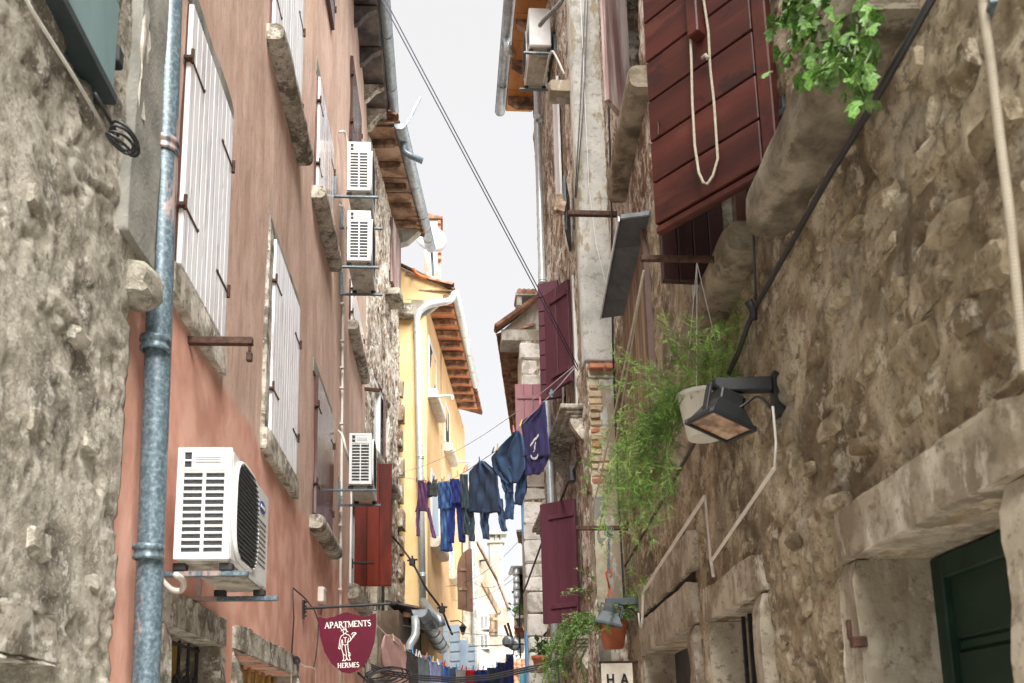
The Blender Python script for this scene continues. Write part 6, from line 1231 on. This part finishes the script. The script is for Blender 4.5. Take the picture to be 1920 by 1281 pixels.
pts = [FT.P(1087, 858, -.25), FT.P(1078, 878, -.25), FT.P(1066, 902, -.22), FT.P(1054, 932, -.2), atY(1016, 1018, 13), atY(988, 1095, 14.6), atY(975, 1125, 15.2), atY(974, 1180, 15.3), atY(976, 1235, 15.3)]
wire('overhead_cable', 'twisted black cable running from the pilaster behind the lower maroon shutter', pts, .015, BLACKC)
m = MB(Matrix.Translation(FT.P(1072, 890, -.26))); m.box((-.04, -.05, -.09), (.04, .05, .09), .015); single(m, 'cable_clamp', BLACKC, 'taped black joint on the cable beside the pilaster', 'clamp')
wire('overhead_wire', 'upper of the two thin wires slanting across the sky', [atY(712, -20, 7.2), atY(1013, 548, 9.0), atY(1084, 688, 9.35)], .0055, DARKLINE)
wire('overhead_wire', 'lower of the two thin wires slanting across the sky', [atY(705, -20, 7.2), atY(1010, 553, 9.0), atY(1083, 695, 9.35)], .0055, DARKLINE)
wire('overhead_wire', 'pale cord stretched above the lower washing', sag(F1.P(712, 1165, -.1), atY(970, 1193, 19.5), .06, 14), .008, LINE, 'washing line')
wire('overhead_wire', 'dark cord stretched behind the hanging pulleys', [atY(880, 1212, 20), atY(985, 1208, 17)], .010, BLACKC)
c = atY(958, 1205, 18.5); T = thing('pulley_block', 'pair of rusty pulley wheels hanging above the blue washing', 'pulley', c); 
m = MB(); m.bar(atY(946, 1172, 18.5), c, .03, .05); m.bar(atY(952, 1168, 18.6), c+Vector((.05, 0, 0)), .03, .05); m.build('strap', RUST, T)
for dx, dz, r in ((-.06, .02, .12), (.07, -.04, .13)): m = MB(); m.lathe([(r*.4, -.02), (r, -.03), (r*.86, 0), (r, .03), (r*.4, .02)], c+Vector((dx, 0, dz)), (.5, 1, 0), 18); m.build('wheel', GUTTER, T, True)
# ================================================================ PLANTS
FERN = mat('bright_fern_green', (.08, .17, .025), (.16, .29, .05), (.26, .38, .10), scale=5, rough=.6, bump=0, var=.1); LEAFG = mat('ivy_green', (.035, .10, .018), (.085, .19, .035), (.16, .28, .06), scale=6, rough=.45, bump=.05, var=.35)
VINE = mat('vine_green', (.06, .15, .03), (.14, .25, .06), scale=5, rough=.55, bump=0, var=.2); STEM = mat('green_stem', (.08, .13, .04), (.13, .17, .06), rough=.7, bump=0)
def sprays(stems, needle, step, rg, wid=.0032):
    """Feathery foliage: needles around short side twigs along drooping stems."""
    V = []; Q = []
    def q(p, d, n, L, w):
        s = d.cross(n); s = s.normalized() if s.length > 1e-6 else Vector((1, 0, 0)); k = len(V); e = p+d*L
        V.extend([p-s*w, p+s*w, e+s*w*.5, e-s*w*.5]); Q.append((k, k+1, k+2, k+3))
    rv = lambda: Vector((rg.gauss(0, 1), rg.gauss(0, 1), rg.gauss(0, 1))).normalized()
    for pts in stems:
        for a, b in zip(pts[:-1], pts[1:]):
            d = b-a; n = max(1, int(d.length/step))
            for i in range(n):
                p = a+d*(i/n); t = (rv()*.8+d.normalized()*.5).normalized(); L = rg.uniform(.05, .13)*needle; m_ = 9
                for j in range(m_): q(p+t*(L*j/m_), (rv()+t*.9).normalized(), rv(), rg.uniform(.016, .034)*needle**.5, wid)
                q(p, t, rv(), L, .0018)
    return V, Q
def droop(o, d, L, g, n=10, rg=random):
    p = Vector(o); v = Vector(d).normalized(); out = [p.copy()]
    for i in range(n): v = (v+Vector((rg.gauss(0, .10), rg.gauss(0, .10), -g))).normalized(); p = p+v*(L/n); out.append(p.copy())
    return out
def foliage(parent, V, Q, mt, name='foliage'):
    inv = np.array(W[parent.name].inverted()); v = np.array([tuple(p) for p in V]) @ inv[:3, :3].T+inv[:3, 3]
    o = link(name, grid_mesh(name, v, Q, mt, None, False), parent); o['kind'] = 'stuff'; return o
# white pot with a feathery fern
rg = random.Random(11); pc = atY(1318, 742, 4.55); PT = thing('hanging_plant', 'feathery bright green fern cascading from a white hanging pot', 'hanging plant', pc-Vector((0, 0, .2)))
m = MB(); m.lathe([(.085, -.24), (.095, -.24), (.135, -.02), (.15, -.02), (.152, .0), (.14, .002), (.12, -.03), (.0, -.03)], pc, (0, 0, 1), 28, False); m.add([pc+Vector((.085*math.cos(t), .085*math.sin(t), -.24)) for t in [2*math.pi*i/28 for i in range(28)]], [tuple(range(28))[::-1]]); m.build('pot', mat('white_pot', (.58, .56, .50), (.66, .64, .58), rough=.55, bump=.05), PT, True)
top = Vector((q1.x+(p1.x-q1.x)*.52, q1.y, q1.z-.02)); m = MB()
for k in range(3): t = 2.1*k; m.tube([top, pc+Vector((.14*math.cos(t), .14*math.sin(t), 0))], .0022, 4)
m.build('hanger', LINE, PT)
st = []
for k in range(46):
    t = rg.uniform(0, 6.28); o = pc+Vector((.11*math.cos(t), .11*math.sin(t), 0)); st.append(droop(o, (math.cos(t)*.7-.10, math.sin(t)*.6+.15, rg.uniform(.4, 1.3)), rg.uniform(.2, .5), .10, 10, rg))
for k in range(34):
    t = rg.uniform(1.2, 4.0); o = pc+Vector((.13*math.cos(t), .13*math.sin(t), 0)); st.append(droop(o, (-.22-rg.random()*.50, rg.uniform(.1, .85), rg.uniform(-.1, .45)), rg.uniform(.5, 1.05), rg.uniform(.16, .30), 14, rg))
V, Q = sprays(st, .85, .015, rg, .0016); foliage(PT, V, Q, FERN)
m = MB()
for s in st[::2]: m.tube(s, .0016, 4)
m.build('stems', STEM, PT)['kind'] = 'stuff'
# chain and terracotta pot
pc = atY(1148, 1166, 8.85); TT = thing('hanging_plant', 'terracotta hanging pot behind the small floodlight with trailing greenery', 'hanging plant', pc-Vector((0, 0, .3)))
m = MB(); m.lathe([(.09, -.27), (.10, -.265), (.145, -.05), (.163, -.05), (.166, .0), (.150, .002), (.13, -.03), (0, -.03)], pc, (0, 0, 1), 28, False); m.add([pc+Vector((.09*math.cos(t), .09*math.sin(t), -.27)) for t in [2*math.pi*i/28 for i in range(28)]], [tuple(range(28))[::-1]]); m.build('pot', TERRA, TT, True)
hk = atY(1142, 1085, 8.85); m = MB(); RED = mat('red_plastic_hanger', (.42, .05, .025), rough=.5, bump=0)
for t in (.3, 2.4, 4.5): m.tube([hk-Vector((0, 0, .10)), pc+Vector((.155*math.cos(t), .155*math.sin(t), 0))], .0045, 5)
m.tube([hk+Vector((.03*math.cos(t), 0, .03*math.sin(t)+.05)) for t in [R_(-80+25*i) for i in range(11)]]+[hk-Vector((0, 0, .10))], .008, 6); m.build('hanger', RED, TT, True)
tp = atY(1142, 1000, 8.9); CH = thing('chain', 'steel chain looped on the low rusty bar holding the terracotta pot', 'chain', hk); n = 16
for i in range(n):
    p = tp.lerp(hk+Vector((0, 0, .08)), i/(n-1)); m = MB(); ax = Vector((1, 0, 0)) if i % 2 else Vector((0, 1, 0)); L = (tp-hk).length/n*.75
    m.tube([p+ax*(.012*math.cos(t))+Vector((0, 0, L*math.sin(t))) for t in [2*math.pi*j/10 for j in range(11)]], .0045, 5); m.build('link', GALV, CH)
for i in range(7): p = tp+Vector((.03*math.cos(i), .03*math.sin(i*2), .012*i-.03)); m = MB(); m.tube([p+Vector((.016*math.cos(t), .02*math.sin(t+i), .024*math.sin(t))) for t in [2*math.pi*j/10 for j in range(11)]], .0045, 5); m.build('link', GALV, CH)
def leaves(stems, size, step, rg, n3=1):
    V = []; Q = []
    for pts in stems:
        for a, b in zip(pts[:-1], pts[1:]):
            n = max(1, int((b-a).length/step))
            for i in range(n):
                for _ in range(n3):
                    p = a.lerp(b, i/n); d = Vector((rg.gauss(0, 1), rg.gauss(0, 1), rg.gauss(0, .7))).normalized(); nn = Vector((rg.gauss(0, .6), rg.gauss(-.3, .6), rg.gauss(.8, .5))).normalized(); s = d.cross(nn).normalized(); L = size*rg.uniform(.6, 1.3); k = len(V); up = s.cross(d)
                    V.extend([p, p+d*L*.5+s*L*.36+up*L*.06, p+d*L, p+d*L*.5-s*L*.36+up*L*.06]); Q.append((k, k+1, k+2, k+3))
    return V, Q
st = []
for k in range(54):
    t = rg.uniform(0, 6.28); o = pc+Vector((.13*math.cos(t), .13*math.sin(t), 0)); st.append(droop(o, (math.cos(t)-.5, math.sin(t), rg.uniform(.2, 1.2)), rg.uniform(.2, .5), .16, 8, rg))
for k in range(26):
    o = pc+Vector((-.16-rg.random()*.14, rg.uniform(-.1, .3), rg.uniform(-.1, .1))); st.append(droop(o, (-.5-rg.random()*.3, rg.uniform(0, .5), rg.uniform(0, .4)), rg.uniform(.4, 1.0), .25, 12, rg))
V, Q = leaves(st, .022, .012, rg, 2); foliage(TT, V, Q, VINE)
V, Q = sprays(st[::2], .8, .03, rg, .0024); foliage(TT, V, Q, FERN)
m = MB()
for s in st[::2]: m.tube(s, .003, 4)
m.build('stems', STEM, TT)['kind'] = 'stuff'
# climber on the wall and the maroon shutter
CL = thing('climbing_vine', 'pale leaved vine reaching over the lower maroon shutter', 'vine', atY(1090, 1281, 9.3)); st = []
for px, py, d in ((1112, 1110, (-1, 0, .35)), (1110, 1150, (-1, 0, .1)), (1105, 1120, (-.9, -.1, .6)), (1108, 1170, (-1, 0, -.2)), (1100, 1200, (-.6, 0, -.6)), (1115, 1090, (-.5, -.1, .9)), (1100, 1215, (-.3, 0, -.9)), (1090, 1235, (.1, 0, -1)), (1110, 1180, (-.7, -.2, .2)), (1120, 1130, (.1, 0, -1)), (1105, 1240, (.2, 0, -1))): 
    for r in range(3): st.append(droop(atY(px, py, 9.25), Vector(d)+Vector((rg.gauss(0, .2), rg.gauss(0, .1), rg.gauss(0, .2))), rg.uniform(.15, .38), .05, 8, rg))
V, Q = leaves(st, .028, .022, rg, 1); foliage(CL, V, Q, mat('pale_vine_green', (.16, .27, .06), (.30, .38, .14), rough=.5, bump=0)); m = MB()
for s in st: m.tube(s, .003, 4)
m.build('stems', STEM, CL)['kind'] = 'stuff'
# weeds in the rubble
WD = thing('wall_weed', 'feathery weed growing on the wall beside the low rusty bar', 'weed', Q_ if False else FR.P(1175, 1120, -.1)); st = [droop(FR.P(1185+rg.uniform(-15, 25), 960+rg.uniform(-60, 160), -.08), (rg.gauss(0, .4), -1, rg.uniform(-.2, .6)), rg.uniform(.12, .3), .15, 6, rg) for k in range(26)]
V, Q = sprays(st, .9, .016, rg, .0022); foliage(WD, V, Q, FERN)
# ivy above the sill: every leaf its own piece
IV = thing('ivy_plant', 'leafy ivy spilling over the massive sill at the top of the photo', 'ivy', FR.P(1560, 60, -.1))
lp_ = [(0, 0, 0), (.30, .12, .03), (.52, .42, -.02), (.22, .48, .05), (.30, .80, .0), (0, 1.05, -.06), (-.30, .80, .0), (-.22, .48, .05), (-.52, .42, -.02), (-.30, .12, .03)]
me = bpy.data.meshes.new('leaf'); me.from_pydata([(x, y, z) for x, y, z in lp_]+[(0, .5, .08)], [], [(10, i, (i+1) % 10) for i in range(10)]); me.materials.append(LEAFG); me.shade_smooth() if hasattr(me, 'shade_smooth') else None
st = []
for px, py, ex, ey in ((1500, -30, 1448, 40), (1530, -20, 1460, 120), (1540, 0, 1490, 150), (1560, -10, 1530, 165), (1590, -20, 1560, 140), (1600, 20, 1600, 180), (1620, 0, 1625, 150), (1610, 60, 1606, 215), (1520, -40, 1470, 20), (1570, 30, 1545, 130), (1545, -50, 1500, 60), (1590, 60, 1580, 120)):
    a = FR.P(px, py, -.16); b = FR.P(ex, ey, -.26); st.append([a.lerp(b, i/7)+Vector((rg.gauss(0, .01), rg.gauss(0, .012), -.02*math.sin(i/7*3.1))) for i in range(8)])
k = 0
for s in st:
    for a, b in zip(s[:-1], s[1:]):
        for r in range(4):
            p = a.lerp(b, rg.random())+Vector((rg.gauss(0, .014), rg.gauss(0, .02), rg.gauss(0, .012))); sc_ = rg.uniform(.032, .062)
            M_ = Matrix.Translation(p) @ Matrix.Rotation(rg.uniform(0, 6.28), 4, 'Z') @ Matrix.Rotation(R_(rg.uniform(-100, -20)), 4, 'X') @ Matrix.Rotation(rg.uniform(-.5, .5), 4, 'Y') @ Matrix.Diagonal((sc_, sc_, sc_, 1)); link('leaf', me, IV, M_)
m = MB()
for s in st: m.tube(s, .0028, 5)
m.build('stems', STEM, IV)['kind'] = 'stuff'
# small potted plants far down
def potted(label, px, py, y, r, h, leaf_, mt, n, H_, potmat=TERRA):
    c = atY(px, py, y); T = thing('potted_plant', label, 'potted plant', c-Vector((0, 0, h))); m = MB(); m.lathe([(r*.68, -h), (r*.95, -h*.25), (r*1.08, -h*.25), (r*1.1, 0), (r*.95, 0), (0, -.03)], c, (0, 0, 1), 18, False); m.build('pot', potmat, T, True)
    st = [droop(c+Vector((rg.uniform(-r, r)*.5, rg.uniform(-r, r)*.5, 0)), (rg.gauss(0, .4), rg.gauss(0, .4), 1), rg.uniform(.5, 1)*H_, .03, 7, rg) for k in range(n)]; V, Q = leaves(st, leaf_, .045, rg, 1); foliage(T, V, Q, mt); m = MB()
    for s in st: m.tube(s, .004, 4)
    m.build('stems', STEM, T)['kind'] = 'stuff'; return T
DG = mat('glossy_dark_leaf', (.03, .10, .02), (.07, .17, .04), rough=.4, bump=0)
potted('little leafy plant in a terracotta pot on the window ledge by the grey downpipe', 1015, 1230, 12.6, .13, .2, .11, DG, 9, .36)
potted('bushy plant in a brown pot on the small balcony', 978, 1176, 19.9, .16, .2, .10, VINE, 14, .6); potted('taller green plant behind the bushy one on the balcony', 984, 1150, 20.2, .14, .2, .10, DG, 12, .7)
